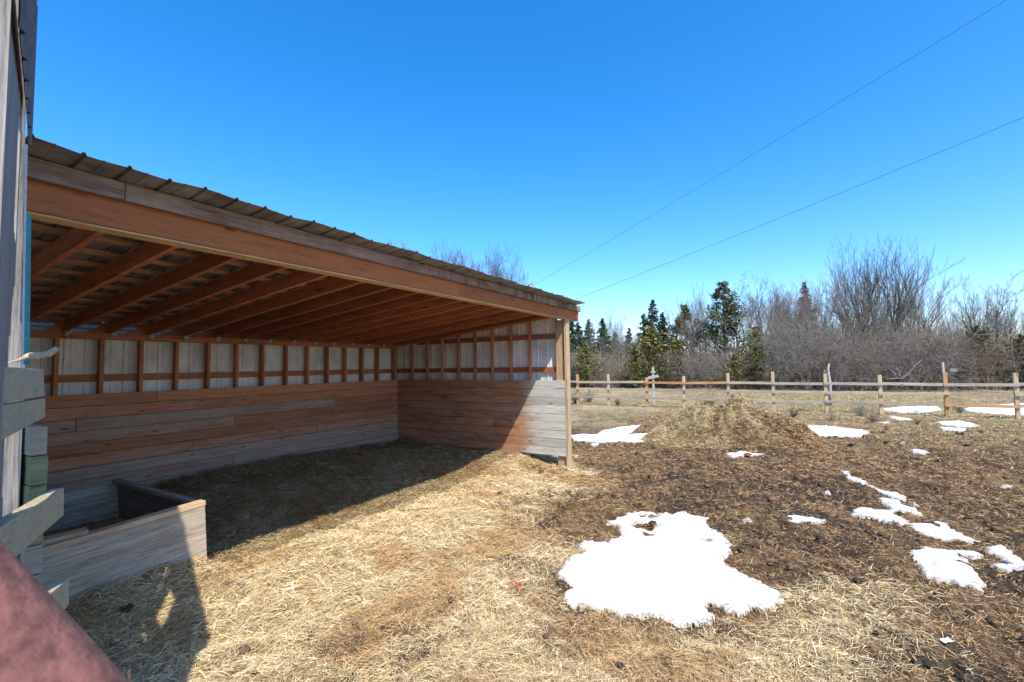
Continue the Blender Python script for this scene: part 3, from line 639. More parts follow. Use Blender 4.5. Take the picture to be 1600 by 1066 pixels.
def sky_strip():  # added sheet carrying the roof on past the metal, for the sky blue
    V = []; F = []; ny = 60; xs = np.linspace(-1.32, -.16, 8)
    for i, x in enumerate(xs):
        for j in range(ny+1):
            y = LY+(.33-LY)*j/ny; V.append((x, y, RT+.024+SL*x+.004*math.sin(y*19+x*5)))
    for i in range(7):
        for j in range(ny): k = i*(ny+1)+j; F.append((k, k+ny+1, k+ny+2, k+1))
    me = bpy.data.meshes.new('sky_strip'); me.from_pydata(V, [], F); link('sky_tinted_strip', me, m_sky_tint, shed)
sky_strip()
# header, fascia
def strip(y0, y1, x0, x1, z0, z1): return MB().box((x0, y0, z0), (x1, y1, z1))
HB, HT, FT = 2.572, 2.735, 2.838
mb = MB(); 
for a, b in ((LY-.16, -3.05), (-3.046, -.35), (-.346, .54)): mb.box((3.962, a, HB), (4.0, b, HT))
mb.box((3.925, LY, HB+.003), (3.959, .50, HT-.01)).box((3.889, LY, HB-.002), (3.922, .45, HT-.012))
mb.build('header_beam', m_header, shed, .004)
m_pale = wood('bounce_lit_unweathered_lumber', [(.72, .47, .21), (.66, .42, .19)], 'y', blotch=(.8, .7, .6))  # unweathered underside; its yellow also carries light bounced off the hay
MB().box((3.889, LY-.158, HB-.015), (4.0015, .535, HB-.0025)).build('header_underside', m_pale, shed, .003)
mb = MB()
for a, b in ((LY-.16, -6.21), (-6.207, -4.1), (-4.097, -1.3), (-1.297, .56)): mb.box((4.003, a, HT-.004), (4.036, b, FT-.004))
mb.build('fascia_board', m_fascia, shed, .003)
# filler between header and roof sheet behind the fascia
MB().box((3.965, LY, HT+.002), (4.0, .5, RT+SL*3.965-.004)).build('header_packer', m_header, shed)
# end post
MB().box((3.78, .004, -.08), (3.955, .10, HB-.018)).box((3.957, -.042, -.08), (4.005, .089, HB-.017)).build('end_post', m_post, shed, .004)
# left corner post of the shed under the header
MB().box((3.86, -6.53, 1.5), (4.0, -6.46, HB-.004)).build('left_post', m_stud, shed, .003) if False else None
# ------------------------------------------------------------------ feed trough
tr = empty('feed_trough', (1.46, -5.7, 0)); tr.rotation_euler = (.055, 0, 0); tag(tr, 'long weathered plywood feed trough on the hay in the left corner of the shed', 'feed trough')
def tbox(a, b): c = (1.46, -5.7, 0); return MB().box([a[i]-c[i] for i in range(3)], [b[i]-c[i] for i in range(3)])
x0, x1, y0, y1 = TR; T0, T1 = -.08, .657
tbox((x1-.022, y0, T0), (x1, y1, T1-.042)).build('front_panel', m_ply, tr, .002)
m_plyx = wood('trough_plywood_end', [(.30, .27, .24), (.28, .25, .22)], 'x', grain=(.5, 1.1), bump=.5)
tbox((x0, y1-.022, T0), (x1-.0225, y1, T1-.002)).build('end_panel', m_plyx, tr, .002)
tbox((x0, y0, T0), (x0+.022, y1-.0225, T1-.03)).build('back_panel', m_ply, tr, .002)
tbox((x1-.085, y0, T1-.040), (x1+.004, y1+.006, T1)).build('front_rim', m_rim, tr, .004)
m_rimx = wood('trough_end_rim_wood', [(.34, .30, .26), (.30, .26, .23)], 'x', grain=(.5, 1.1))
tbox((x0, y1-.062, T1-.038), (x1-.0855, y1-.023, T1+.002)).build('end_rim', m_rimx, tr, .004)
tbox((x0+.023, y0, .10), (x1-.023, y1-.023, .20)).build('floor_panel', m_ply, tr)
b = MB().bar((2.86, -6.30, .635), (2.92, -5.98, .652), .10, .03).build('loose_board', m_rim, None, .003); tag(b, 'short grey board end lying across the trough beside its front rim', 'board')
# ------------------------------------------------------------------ left foreground: tall post, rails, metal sheet
tp = empty('tall_corner_post', (4.55, -6.9, 0)); tag(tp, 'tall sun bleached barn post at the left edge of the photo', 'post')
m_ = MB().hexa([(4.47, -7.3, -.1), (4.60, -7.3, -.1), (4.60, -6.765, -.1), (4.47, -6.765, -.1), (4.47, -7.3, 4.3), (4.60, -7.3, 4.3), (4.60, -6.805, 4.3), (4.47, -6.805, 4.3)]); m_.v = [(a-4.55, b+6.9, c) for a, b, c in m_.v]; m_.build('wide_board', m_greyv, tp, .006)
m_ = MB().hexa([(4.46, -6.758, -.1), (4.585, -6.758, -.1), (4.585, -6.672, -.1), (4.46, -6.672, -.1), (4.46, -6.797, 4.3), (4.585, -6.797, 4.3), (4.585, -6.755, 4.3), (4.46, -6.755, 4.3)]); m_.v = [(a-4.55, b+6.9, c) for a, b, c in m_.v]; m_.build('narrow_board', m_greyv, tp, .006)
def vbar(u0, v0, u1, v1, x, w, t):
    a = on_x(u0, v0, x); b = on_x(u1, v1, x); return MB().bar(a, b, w, t, (1, 0, 0))
m_ = vbar(40, 226, 33, 570, 4.50, .010, .012); m_.build('white_trim_strip', m_white_strip, None); tag(bpy.context.scene.collection.objects[-1], 'thin white vertical trim strip beside the tall bleached post', 'trim strip')
m_ = vbar(44, 335, 41, 570, 4.42, .016, .014); m_.build('teal_strip', m_teal, None); tag(bpy.context.scene.collection.objects[-1], 'narrow teal strip running down beside the tall bleached post', 'strip')
rails = empty('rail_gate', (4.8, -6.75, 0)); tag(rails, 'pale green grey board rails crossing the tall post at the left edge', 'rail fence')
def rail(pts, th=.035):
    """pts: outer face corners (end top, end bottom, near bottom, near top)"""
    P = [np.array(p, float) for p in pts]; d = P[3]-P[0]; n = np.cross(d, [0, 0, 1.]); n /= np.linalg.norm(n)
    if n @ (CAM-P[0]) > 0: n = -n
    Q = [p+n*th for p in P]; off = np.array([4.8, -6.75, 0])
    m_ = MB(); m_.hexa([p-off for p in (P[1], P[2], Q[2], Q[1], P[0], P[3], Q[3], Q[0])]); return m_
def far(p, q, k=2.6): return p+(q-p)*k
e = [on_x(u, v, 4.35) for u, v in ((68, 577), (70, 619))]; nn = [on_x(0, v, 5.17) for v in (573, 631)]
rail([e[0], e[1], far(e[1], nn[1], 1.7), far(e[0], nn[0], 1.7)]).build('rail', m_rail, rails, .003)
e = [on_x(u, v, 4.35) for u, v in ((71, 622), (71, 652))]; e[1][2] -= .0; nn = [on_x(0, v, 5.17) for v in (634, 690)]
rail([e[0], e[1], far(e[1], nn[1], 1.7), far(e[0], nn[0], 1.7)]).build('rail', m_rail, rails, .004)
e = [on_x(100, 762, 4.30), on_x(100, 805, 4.30)]; nn = [on_x(0, 824, 5.10), on_x(0, 893, 5.10)]
rail([e[0], e[1], far(e[1], nn[1], 1.7), far(e[0], nn[0], 1.7)], .045).build('rail', m_rail, rails, .004)
e = [on_x(108, 903, 4.22), on_x(108, 945, 4.22)]; nn = [on_x(40, 960, 4.75), on_x(40, 1030, 4.75)]
rail([e[0], e[1], far(e[1], nn[1], 2), far(e[0], nn[0], 2)], .05).build('rail', m_rail, rails, .004)
# metal sheet seen edge on above the corner: thin, profiled, upper outline shaped to throw shade
def sheet():
    A = np.array([4.27, -6.645]); B = np.array([5.62, -6.965]); d = (B-A); L = np.linalg.norm(d); d /= L; n = np.array([-d[1], d[0]])
    k = 90; V = []; F = []
    prof = lambda s: .010*(1 if (s % .22) < .03 else 0)
    for lay in (0, .003):
        for i in range(k+1):
            s = L*i/k; p = A+d*s+n*(prof(s)+lay-.004)
            top = np.interp(s, [0, .30, 1.27, L], [3.46, 3.50, 2.90, 2.78]); bot = np.interp(s, [0, .3, L], [2.80, 2.80, 2.62])
            V += [(p[0], p[1], bot), (p[0], p[1], top)]
    m = (k+1)*2
    for i in range(k):
        a = i*2; F += [(a, a+2, a+3, a+1), (m+a, m+a+1, m+a+3, m+a+2), (a+1, a+3, m+a+3, m+a+1), (a, m+a, m+a+2, a+2)]
    me = bpy.data.meshes.new('sheet'); me.from_pydata(V, [], F)
    o = link('metal_sheet', me, m_sheet); tag(o, 'brown ribbed metal sheet rising above the near roof corner beside the tall post', 'metal sheet')
sheet()
# added board panel, edge on by post and rails, shaped to throw lower left shade
def shade_panel():
    A = np.array([4.66, -6.765, 0]); B = np.array([5.60, -6.99, 0]); mb = MB(); d = (B-A)/np.linalg.norm(B-A); n = np.array([-d[1], d[0], 0])*.012
    L = np.linalg.norm(B-A)
    k = 10
    for i in range(k):
        a = A+d*L*i/k; b = A+d*L*(i+1)/k
        z1 = 2.78-.3*i/k
        top = 2.86-.1*i/k
        gaps = [[(.95, 1.2), (2.1, top)], [(.95, 1.25), (2.05, 2.25), (2.74, top)], [(.95, 1.35), (1.9, 2.26), (2.74, top)]][i] if i < 3 else [(.95, top)]  # gaps shaped to let slivers of sun onto the ground
        for z0, z1 in gaps: mb.hexa([a-n+[0, 0, z0], b-n+[0, 0, z0], b+n+[0, 0, z0], a+n+[0, 0, z0], a-n+[0, 0, z1], b-n+[0, 0, z1], b+n+[0, 0, z1], a+n+[0, 0, z1]])
    o = mb.build('shade_boards', m_greyv); tag(o, 'added weathered boards edge on beside the tall bleached post, throwing the lower left shade', 'wall')
# rope
def rope():
    mb = MB(); P = [on_x(12, 568, 4.69), on_x(30, 562, 4.66), on_x(45, 556, 4.62), on_x(60, 556, 4.55), on_x(76, 553, 4.48), on_x(87, 546, 4.42)]
    for q in range(3):
        pts = []; n = 60
        for i in range(n):
            t = i/(n-1)*(len(P)-1); k = min(int(t), len(P)-2); p = P[k]*(1-(t-k))+P[k+1]*(t-k)
            w_ = .0065*min(1, i/22); a = i*.75+q*2.094; pts.append(p+_R3*math.cos(a)*w_*.3+_U3*math.sin(a)*w_+_F*math.cos(a)*w_)
        mb.tube(pts, [.0026+.0052*min(1, max(0, (i-16)/12)) for i in range(n)], 6)
    rr = random.Random(5)
    for q in range(26):
        p = P[-1]+np.array([rr.uniform(-.05, .03), rr.uniform(-.02, .02), rr.uniform(-.008, .008)]); d = np.array([rr.uniform(-1, 1), rr.uniform(-1, 1), rr.uniform(-.6, .6)])*.014
        mb.tube([p, p+d*.6, p+d+np.array([0, 0, -.003])], .0009, 4)
    o = mb.build('rope', plain('twine_fibre', (.56, .44, .29), .95, nz=.5, scale=120), None, 0, True); tag(o, 'frayed cream rope end sticking out above the top board rail', 'rope')
rope()
# red gate tube close to the lens
def gate_tube():
    p = CAM+ray(0, 870)*.36; q = CAM+ray(185, 1072)*.36; d = (q-p)/np.linalg.norm(q-p); n = np.cross(d, _F); n /= np.linalg.norm(n)
    if n @ _R3 > 0: n = -n
    c0 = p+n*.073; c1 = q+n*.073
    o = MB().tube([c0-d*.5+(c1-c0)*t*9 for t in np.linspace(0, 1, 16)], .055, 40).build('gate_tube', m_red, None, 0, True)
    tag(o, 'out of focus rusty red gate tube crossing the lower left corner', 'gate tube')
gate_tube()
# litter
def scrap(u, v, w_, h_, col, lab, seed, zoff=.03):
    p = on_z(u, v, 0.); z = float(zz(p[0], p[1])); p = on_z(u, v, z+zoff); r_ = random.Random(seed); V = []; F = []; n = 5
    for i in range(n):
        for j in range(n): V.append(((i/(n-1)-.5)*w_+r_.uniform(-.15, .15)*w_/n, (j/(n-1)-.5)*h_+r_.uniform(-.2, .2)*h_/n, r_.uniform(0, .35)*min(w_, h_)))
    for i in range(n-1):
        for j in range(n-1): k = i*n+j; F.append((k, k+n, k+n+1, k+1))
    me = bpy.data.meshes.new('scrap'); me.from_pydata(V, [], F); o = link('plastic_scrap', me, plain('scrap_film', col, .5)); o.location = p; o.rotation_euler = (0, 0, r_.uniform(.2, .9)+R(30))
    m = o.modifiers.new('s', 'SOLIDIFY'); m.thickness = .002
    tag(o, lab, 'litter')
scrap(452, 920, .085, .03, (.75, .74, .70), 'thin white plastic sliver on the hay in the left foreground', 1)
scrap(543, 713, .08, .08, (.62, .62, .62), 'crumpled white scrap on the shaded hay inside the shed', 2)
scrap(1480, 1002, .07, .035, (.85, .86, .88), 'small white flake on the brown grass at lower right', 3)
p0 = on_z(806, 914, .05)
mb = MB(); mb.tube([p0+_R3*a+_U3*b+_F*c for a, b, c in ((-.05, .012, .0), (-.02, .022, .01), (.01, .018, 0), (.022, .0, -.01), (.02, -.03, -.02), (.018, -.04, -.02))], .0055, 6)
mb.tube([p0+_R3*a+_U3*b for a, b in ((.0, -.038), (.03, -.034), (.06, -.03))], .0025, 6)
o = mb.build('twine', plain('red_twine', (.55, .07, .03), .7), None, 0, True); tag(o, 'curl of orange red twine on the hay left of the big snow wedge', 'twine')
# ------------------------------------------------------------------ rail fence
FY = 12.8
fpx = [(1711, 584, 660), (1586, 583, 652), (1476, 582, 648), (1374, 586, 641), (1289, 584, 642), (1207, 581, 638), (1137, 583, 638), (1068, 588, 637), (1010, 590, 634), (950, 585, 627), (902, 585, 624)]
fence = empty('rail_fence', (5, FY, -.09)); tag(fence, 'three rail wooden paddock fence running behind the manure heap', 'fence')
FX = []
for (u, t, b) in fpx:
    p = on_y(u, t, FY); FX.append((p[0], p[2]))
for i in range(5): FX.append((FX[-1][0]-2.35, 1.2))
zb = -.16
for (x, top) in FX:
    r_ = random.Random(int(x*100)); wd = .105
    MB().box((x-wd/2-5, -.04, -.25), (x+wd/2-5, .07, top+.09)).build('post', m_fpost, fence, .006)
for i in range(len(FX)-1):
    (xa, ta), (xb, tb) = FX[i], FX[i+1]
    for k, hz in enumerate((1.05, .73, .38)):
        r_ = random.Random(i*7+k); j0 = r_.uniform(-.02, .02); j1 = r_.uniform(-.02, .02)
        mt = m_frail2 if (k == 0 and i in (6, 7)) or (k == 2 and i == 1) else m_frail
        yy = -.042-.018-(.022 if (i+k) % 2 else 0)
        MB().bar((xa-5+.06, yy, hz+j0), (xb-5-.06, yy, hz+j1), .03, .095).build('rail', mt, fence, .003)
# things behind the fence
def sign_post():
    b = on_y(1022, 632, 14.2); t = on_y(1023, 574, 14.2); rt_ = empty('wooden_cross_marker', (b[0], 14.2, float(gz(b[0], 14.2)))); tag(rt_, 'pale post with a short tilted crossboard standing behind the fence', 'marker post')
    H = t[2]-rt_.location[2]
    MB().box((-.045, -.03, -.1), (.045, .03, H)).build('upright', m_bark_p, rt_, .004)
    MB().bar((-.22, -.05, H-.50), (.25, -.05, H-.40), .03, .13).build('crossboard', m_bark_p, rt_, .004)
    MB().bar((-.09, -.05, H-.23), (.10, -.05, H-.21), .03, .08).build('crosspiece', m_bark_p, rt_, .004)
sign_post()
b = on_y(1473, 566, 13.2); o = empty('pipe_post', (b[0], 13.2, -.1)); tag(o, 'pale pipe post with a small white box standing behind the right fence post', 'pipe post')
MB().tube([(0, 0, -.1), (0, 0, b[2]+.1)], .035, 10).build('pipe', m_concrete, o, 0, True)
MB().box((.16, -.05, b[2]-.22), (.33, .05, b[2]-.12)).build('small_box', m_concrete, o, .004)
MB().box((.03, -.012, b[2]-.30), (.3, .012, b[2]-.27)).build('bracket', m_concrete, o)
def sym_tubes(pts_r, name, mat, lab, cat, loc):
    mb = MB()
    for pts, r in pts_r: mb.tube(pts, r, 7)
    o = mb.build(name, mat, None, 0, True); o.location = loc; tag(o, lab, cat); return o
b = on_y(1294, 568, 16); H = b[2]+.1
sym_tubes([([(0, 0, -.1), (.02, 0, H*.5), (-.02, .02, H*.85), (.03, 0, H)], [.075, .065, .05, .025]), ([(-.01, 0, H*.7), (-.12, .05, H*.8), (-.16, .05, H*.84)], [.03, .02, .01])], 'birch_snag', plain('snag_bark', (.42, .38, .32), .9, nz=.4, scale=9), 'broken white birch snag standing just behind the fence', 'dead tree', (b[0], 16, -.1))
b = on_y(1400, 580, 19)
sym_tubes([([(-1.0, 0, .35), (-.4, 0, .3), (0, .1, .42), (.5, 0, .35), (1.1, .1, .9), (1.9, .2, 2.1), (2.6, .3, 2.9)], [.05, .08, .10, .09, .07, .05, .02]), ([(0, .1, .42), (-.15, 0, 1.1), (-.5, 0, 1.5)], [.08, .07, .04]), ([(.5, 0, .35), (.25, 0, .9), (.35, 0, 1.3), (.05, 0, 1.7)], [.07, .08, .05, .03])], 'fallen_limb', m_bark_g, 'pale gnarled fallen limb in the brush behind the fence', 'fallen limb', (b[0], 19, b[2]-.45)).scale = (.36, .36, .33)
# utility pole and wires
pb = CAM+ray(833, 441)*46
up_ = empty('utility_pole', (pb[0], pb[1], -.1)); tag(up_, 'pale utility pole whose tip shows just above the shed roof', 'utility pole')
MB().tube([(0, 0, 0), (0, 0, pb[2]+.1)], [.20, .13], 10).build('pole', m_concrete, up_, 0, True)
MB().bar((-.55, 0, pb[2]-.1), (.1, 0, pb[2]-.1), .08, .08).build('crossarm', m_bark_g, up_)
def wire(u0, v0, z0, u1, v1, d1, lab, sag):
    a = CAM+ray(u0, v0)*z0; b = CAM+ray(u1, v1)*d1; b = a+(b-a)*1.6
    n = 40; pts = []
    for i in range(n):
        t = i/(n-1); p = a+(b-a)*t; p[2] -= sag*4*t*(1-t); pts.append(p)
    o = MB().tube(pts, .011, 6).build('power_line', m_wire, None, 0, True); tag(o, lab, 'power line', 'power lines overhead')
wire(833, 446, 45.8, 1555, 0, 19, 'steeper upper power line crossing the sky', .30)
wire(836, 492, 45.8, 1600, 171, 19, 'lower power line crossing the sky to the right edge', .35)
# ------------------------------------------------------------------ trees
def prism(P0, P1, r0, r1, sides=3):
    P0 = np.asarray(P0); P1 = np.asarray(P1); n = len(P0); d = P1-P0; d /= np.linalg.norm(d, axis=1, keepdims=True)+1e-9
    a = np.where(np.abs(d[:, 2:3]) < .8, [[0, 0, 1.]], [[1., 0, 0]]); e1 = np.cross(d, a); e1 /= np.linalg.norm(e1, axis=1, keepdims=True); e2 = np.cross(d, e1)
    V = np.zeros((n, sides*2, 3))
    for j in range(sides):
        t = 2*math.pi*j/sides; o = e1*math.cos(t)+e2*math.sin(t); V[:, j] = P0+o*np.asarray(r0)[:, None]; V[:, sides+j] = P1+o*np.asarray(r1)[:, None]
    F = np.array([(j, (j+1) % sides, sides+(j+1) % sides, sides+j) for j in range(sides)])
    return V.reshape(-1, 3), (np.arange(n)[:, None, None]*sides*2+F[None]).reshape(-1, 4)
def rot_about(v, ax, a):
    ax = ax/np.linalg.norm(ax); return v*math.cos(a)+np.cross(ax, v)*math.sin(a)+ax*(ax@v)*(1-math.cos(a))
def bare_tree(seed, H=12., spread=.6, trunks=1, low=.25, tw=.010, levels=5, rad=.16, up=.25, dens=1., lr=(.42, .68)):
    r = np.random.RandomState(seed); big = []; small = []
    def grow(p, d, L, rd, lev):
        seg = 5 if lev < 2 else (4 if lev < 4 else 3); q = p.copy(); dd = d.copy(); pts = [(q.copy(), rd, dd.copy())]
        for i in range(seg):
            dd = dd+r.randn(3)*(.055+.04*lev)+np.array([0, 0, up*.25]); dd /= np.linalg.norm(dd)
            q2 = q+dd*L/seg; r2 = max(rd*(1-.6*(i+1)/seg), tw*.55)
            (big if lev < 2 else small).append((q, q2, max(rd*(1-.6*i/seg), tw*.55), r2)); q = q2; pts.append((q.copy(), r2, dd.copy()))
        if lev >= levels: return
        nch = int([7, 6, 5, 5, 4, 3][lev]*dens+r.rand())
        for c in range(nch):
            t = (low if lev == 0 else .2)+(1-(low if lev == 0 else .2))*(c+.5+r.uniform(-.4, .4))/nch
            k = min(int(t*seg), seg-1); f = t*seg-k; base = pts[k][0]*(1-f)+pts[k+1][0]*f; br = pts[k][1]*(1-f)+pts[k+1][1]*f; bd = pts[k+1][2]
            ax = np.cross(bd, r.randn(3)); ang = spread*(.75+.6*r.rand())
            nd = rot_about(bd, ax, ang); nd[2] += up*.5; nd /= np.linalg.norm(nd)
            grow(base, nd, L*r.uniform(*(lr if lev < 2 else (.38, .6)))*(1.1-.35*t if lev else 1.15-.45*t), max(br*.62, tw*.6), lev+1)
    for t in range(trunks):
        d = np.array([0, 0, 1.])+r.randn(3)*(.08 if trunks == 1 else .28)*np.array([1, 1, 0]); d /= np.linalg.norm(d)
        grow(np.array([r.uniform(-.2, .2)*(trunks > 1), r.uniform(-.2, .2)*(trunks > 1), -.1]), d, H*.72*r.uniform(.85, 1), rad*(1 if trunks == 1 else .7), 0)
    zmax = max(s[1][2] for s in big+small); k = H/zmax
    def mk(S, nm, sides):
        P0 = np.array([s[0] for s in S])*k; P1 = np.array([s[1] for s in S])*k
        V, F = prism(P0, P1, np.array([s[2] for s in S]), np.array([s[3] for s in S]), sides); return np_mesh(nm, V, F)
    return mk(big, 'trunk', 6), mk(small, 'crown', 3), H
def conifer(seed, H=8., W=.22, kind='spruce'):
    r = np.random.RandomState(seed); S = [(np.array([0, 0, -.1]), np.array([.05, 0, H*.98]), .018*H, .01)]; NV = []; NC = []
    pal_ = {'spruce': [(.045, .08, .035), (.075, .115, .045), (.03, .05, .025), (.11, .13, .06)], 'blue': [(.055, .09, .065), (.09, .13, .095), (.04, .06, .045), (.10, .12, .06)],
            'olive': [(.17, .16, .035), (.11, .12, .03), (.06, .07, .02), (.22, .19, .05), (.14, .11, .04)], 'pine': [(.06, .09, .035), (.12, .13, .04), (.035, .05, .025), (.16, .14, .06)],
            'cedar': [(.05, .06, .022), (.09, .08, .03), (.035, .04, .018), (.12, .075, .03)]}[kind]; pal_ = np.array(pal_)
    nb = {'spruce': 150, 'blue': 150, 'olive': 100, 'pine': 75, 'cedar': 120}[kind]
    z0 = {'spruce': .08, 'blue': .08, 'olive': .05, 'pine': .28, 'cedar': .04}[kind]
    for b in range(nb):
        t = z0+(1-z0)*((b+r.rand())/nb); z = t*H
        if kind in ('spruce', 'blue'): L = W*H*(1-t)**.85*r.uniform(.65, 1.15)+.08
        elif kind == 'pine': L = W*H*(.35+.65*math.sin(math.pi*min(1, (t-z0)/(1-z0)*1.15))**.7)*r.uniform(.5, 1.1)*(1.15-t*.8)
        else: L = W*H*(1-t**2.2)*r.uniform(.35, 1.2)*(.75+.35*math.sin(b*.9+seed))+.1
        a = r.rand()*6.283; el = {'spruce': -.12, 'blue': -.05, 'olive': .25, 'pine': .2, 'cedar': .45}[kind]+r.randn()*.15
        d = np.array([math.cos(a)*math.cos(el), math.sin(a)*math.cos(el), math.sin(el)])
        p = np.array([0, 0, z]); q = p+d*L+np.array([0, 0, .12*L]); S.append((p, q, .012+.006*L, .006))
        m = int(L*44+8 if kind in ('spruce', 'blue') else (48+L*24 if kind == 'pine' else L*20+5))
        for i in range(m):
            s = r.uniform(.18, 1.03) if kind != 'pine' else r.uniform(.55, 1.08)
            c = p+(q-p)*s+r.randn(3)*(.05+.05*L)*(1.6 if kind == 'pine' else 1)
            e = d*r.uniform(.2, 1)+r.randn(3)*.65; e /= np.linalg.norm(e); sd = np.cross(e, r.randn(3)); sd /= np.linalg.norm(sd)
            l = r.uniform(.12, .30); w_ = r.uniform(.03, .085)
            NV.append([c-e*l*.5, c+sd*w_, c+e*l*.6, c-sd*w_]); NC.append(pal_[r.randint(len(pal_))]*r.uniform(.7, 1.3))
    V, F = prism(np.array([s[0] for s in S]), np.array([s[1] for s in S]), np.array([s[2] for s in S]), np.array([s[3] for s in S]), 4)
    tm = np_mesh('trunk', V, F); NV = np.array(NV); n = len(NV)
    cm = np_mesh('crown', NV.reshape(-1, 3), np.arange(n*4).reshape(-1, 4), np.repeat(np.array(NC), 4, 0)); return tm, cm, H
def place_tree(name, proto, mats, u, vtop, Z, lab, cat, grp, sx=1., rz=None):
    b = CAM+(ray(u, 570)*Z); top = CAM+ray(u, vtop)*Z; g = float(gz(b[0], b[1])); s = (top[2]-g)/proto[2]
    r = empty(name, (b[0], b[1], g-.05), random.uniform(0, 6.28) if rz is None else rz); r.scale = (s*sx, s*sx, s); tag(r, lab, cat, grp)
    for me, m, nm in ((proto[0], mats[0], 'trunk'), (proto[1], mats[1], 'crown')):
        o = bpy.data.objects.new(nm, me); C.objects.link(o); o.parent = r
        if not me.materials: me.materials.append(None)
        o.material_slots[0].link = 'OBJECT'; o.material_slots[0].material = m
    return r
random.seed(11)
T_big = bare_tree(21, 13, .42, 4, .12, .009, 4, .25, .36, .80, (.65, 1.0))
T_a = bare_tree(22, 12, .60, 1, .30, .010, 4, .19, .22, 1.0, (.5, .85))
T_b = bare_tree(23, 11, .50, 2, .25, .009, 4, .15, .35, .95, (.5, .8))
T_fan = bare_tree(24, 10, .36, 3, .10, .008, 4, .12, .5, .95, (.6, .9))
T_sp = bare_tree(25, 9, .75, 1, .35, .012, 4, .10, .1, .9)
T_th = bare_tree(26, 10, .40, 1, .4, .012, 4, .07, .4, .8)
T_bush = bare_tree(27, 6, .85, 4, .08, .010, 4, .07, .12, .9, (.5, .9))
T_bush2 = bare_tree(28, 6, .95, 5, .06, .010, 4, .06, .05, .85, (.5, .9))
BT = 'bare trees along the treeline'; MV = (m_bark_d, plain('mauve_twigs', (.13, .09, .10), .9, nz=.3)); D = (m_bark_d, m_bark_g); DD = (m_bark_d, m_bark_d); RDM = (m_bark_g, m_bark_r); GG = (m_bark_g, m_bark_g); PP = (m_bark_p, m_bark_g)
L_ = [
 (T_b, 672, 370, 42, MV, 1.0, 'leftmost leafless crown showing above the shed roof'),
 (T_fan, 706, 370, 44, MV, .9, 'dense twiggy crown second from left above the shed roof'),
 (T_b, 748, 372, 42, MV, .9, 'leafless crown third from left above the shed roof'),
 (T_a, 798, 370, 40, MV, .62, 'airy leafless crown above the roof nearest the utility pole'),
 (T_th, 932, 492, 46, GG, 1.2, 'thin grey sapling right of the shed end among small spruces'),
 (T_fan, 961, 480, 46, GG, .85, 'pale fan shaped leafless tree between small spruces near the shed'),
 (T_th, 988, 508, 44, GG, 1.5, 'small grey leafless tree left of the tall spruce'),
 (T_th, 1051, 471, 42, PP, .8, 'slim pale leaning tree right of the tall spruce'),
 (T_fan, 1099, 440, 42, RDM, .85, 'fine pinkish fan shaped tree left of the ragged pine'),
 (T_b, 1118, 475, 40, GG, 1.2, 'grey leafless tree in front of the ragged pine'),
 (T_sp, 1160, 425, 38, D, .7, 'thin leafless tree just right of the ragged pine'),
 (T_a, 1185, 418, 36, DD, .95, 'dark wide branching tree right of the ragged pine'),
 (T_fan, 1215, 430, 38, RDM, .8, 'twiggy tree between the dark wide tree and the far spruce'),
 (T_b, 1243, 452, 36, RDM, .9, 'pinkish leafless tree just left of the far spruce'),
 (T_b, 1290, 415, 34, RDM, .9, 'pink tinged leafless tree right of the far spruce'),
 (T_a, 1320, 398, 33, RDM, .85, 'bare tree at the left foot of the tallest tree'),
 (T_big, 1368, 348, 33, DD, .85, 'tallest leafless tree with many dark upright limbs'),
 (T_fan, 1402, 385, 34, D, .8, 'upright twiggy tree leaning against the right of the tallest tree'),
 (T_sp, 1425, 440, 31, DD, .8, 'short dark knuckled tree right of the tallest tree'),
 (T_b, 1455, 432, 32, RDM, 1.1, 'low reddish spreading tree above the pipe post'),
 (T_a, 1513, 424, 36, DD, .75, 'dark crooked bare tree left of the pair at far right'),
 (T_th, 1552, 424, 36, D, 1.3, 'straighter bare tree right of the pair at far right'),
 (T_b, 1588, 455, 36, DD, .8, 'dark bare tree at the right edge of the photo'),
 (T_fan, 690, 384, 40, MV, .7, 'slender twiggy crown between the two leftmost crowns over the roof'),
 (T_b, 722, 382, 41, D, .7, 'narrow crown just right of the dense twiggy crown over the roof'),
 (T_fan, 768, 385, 43, MV, .7, 'small crown between the third crown and the airy crown over the roof'),
 (T_a, 1078, 480, 40, GG, 1.1, 'grey tree tangled with the slim pine'),
 (T_b, 1150, 448, 41, GG, 1., 'grey twiggy tree right behind the ragged pine'),
 (T_a, 1172, 462, 36, GG, 1., 'mid height grey tree behind the upright olive juniper'),
 (T_b, 1203, 448, 34, GG, 1.1, 'mid height grey tree at the right foot of the dark wide tree'),
 (T_a, 1228, 450, 34, RDM, 1., 'brownish mid height tree left of the thicket bushes'),
 (T_fan, 1275, 440, 33, GG, 1.1, 'grey fan of twigs beside the far spruce tip'),
 (T_a, 1342, 425, 31, GG, 1.1, 'pale grey mid height tree in front of the tallest tree'),
 (T_b, 1398, 440, 31, GG, 1.1, 'grey mid height tree under the right limbs of the tallest tree'),
 (T_a, 1532, 455, 33, RDM, 1.1, 'low reddish tree between the far right pair'),
 (T_fan, 925, 515, 44, GG, 1.2, 'grey twiggy tree in the gap right of the shed end'),
 (T_a, 972, 505, 45, GG, 1.1, 'grey spreading tree right of the pale fan shaped tree'),
 (T_b, 985, 520, 40, RDM, 1.3, 'brownish low tree left of the spruce group'),
 (T_b, 880, 520, 48, GG, 1.1, 'grey bare tree mostly behind the shed end'),
 (T_a, 1010, 525, 47, GG, 1.2, 'grey bare tree tangled behind the spruces'),
 (T_fan, 1570, 465, 35, GG, .9, 'grey twiggy tree just inside the right edge'),
 (T_fan, 1487, 468, 36, RDM, .9, 'small reddish leafless tree between the pipe post and the far right pair'),
]
for t, u, v, Z, mt, sx, lab in L_: place_tree('bare_tree', t, mt, u, v, Z, lab, 'tree', BT, sx)
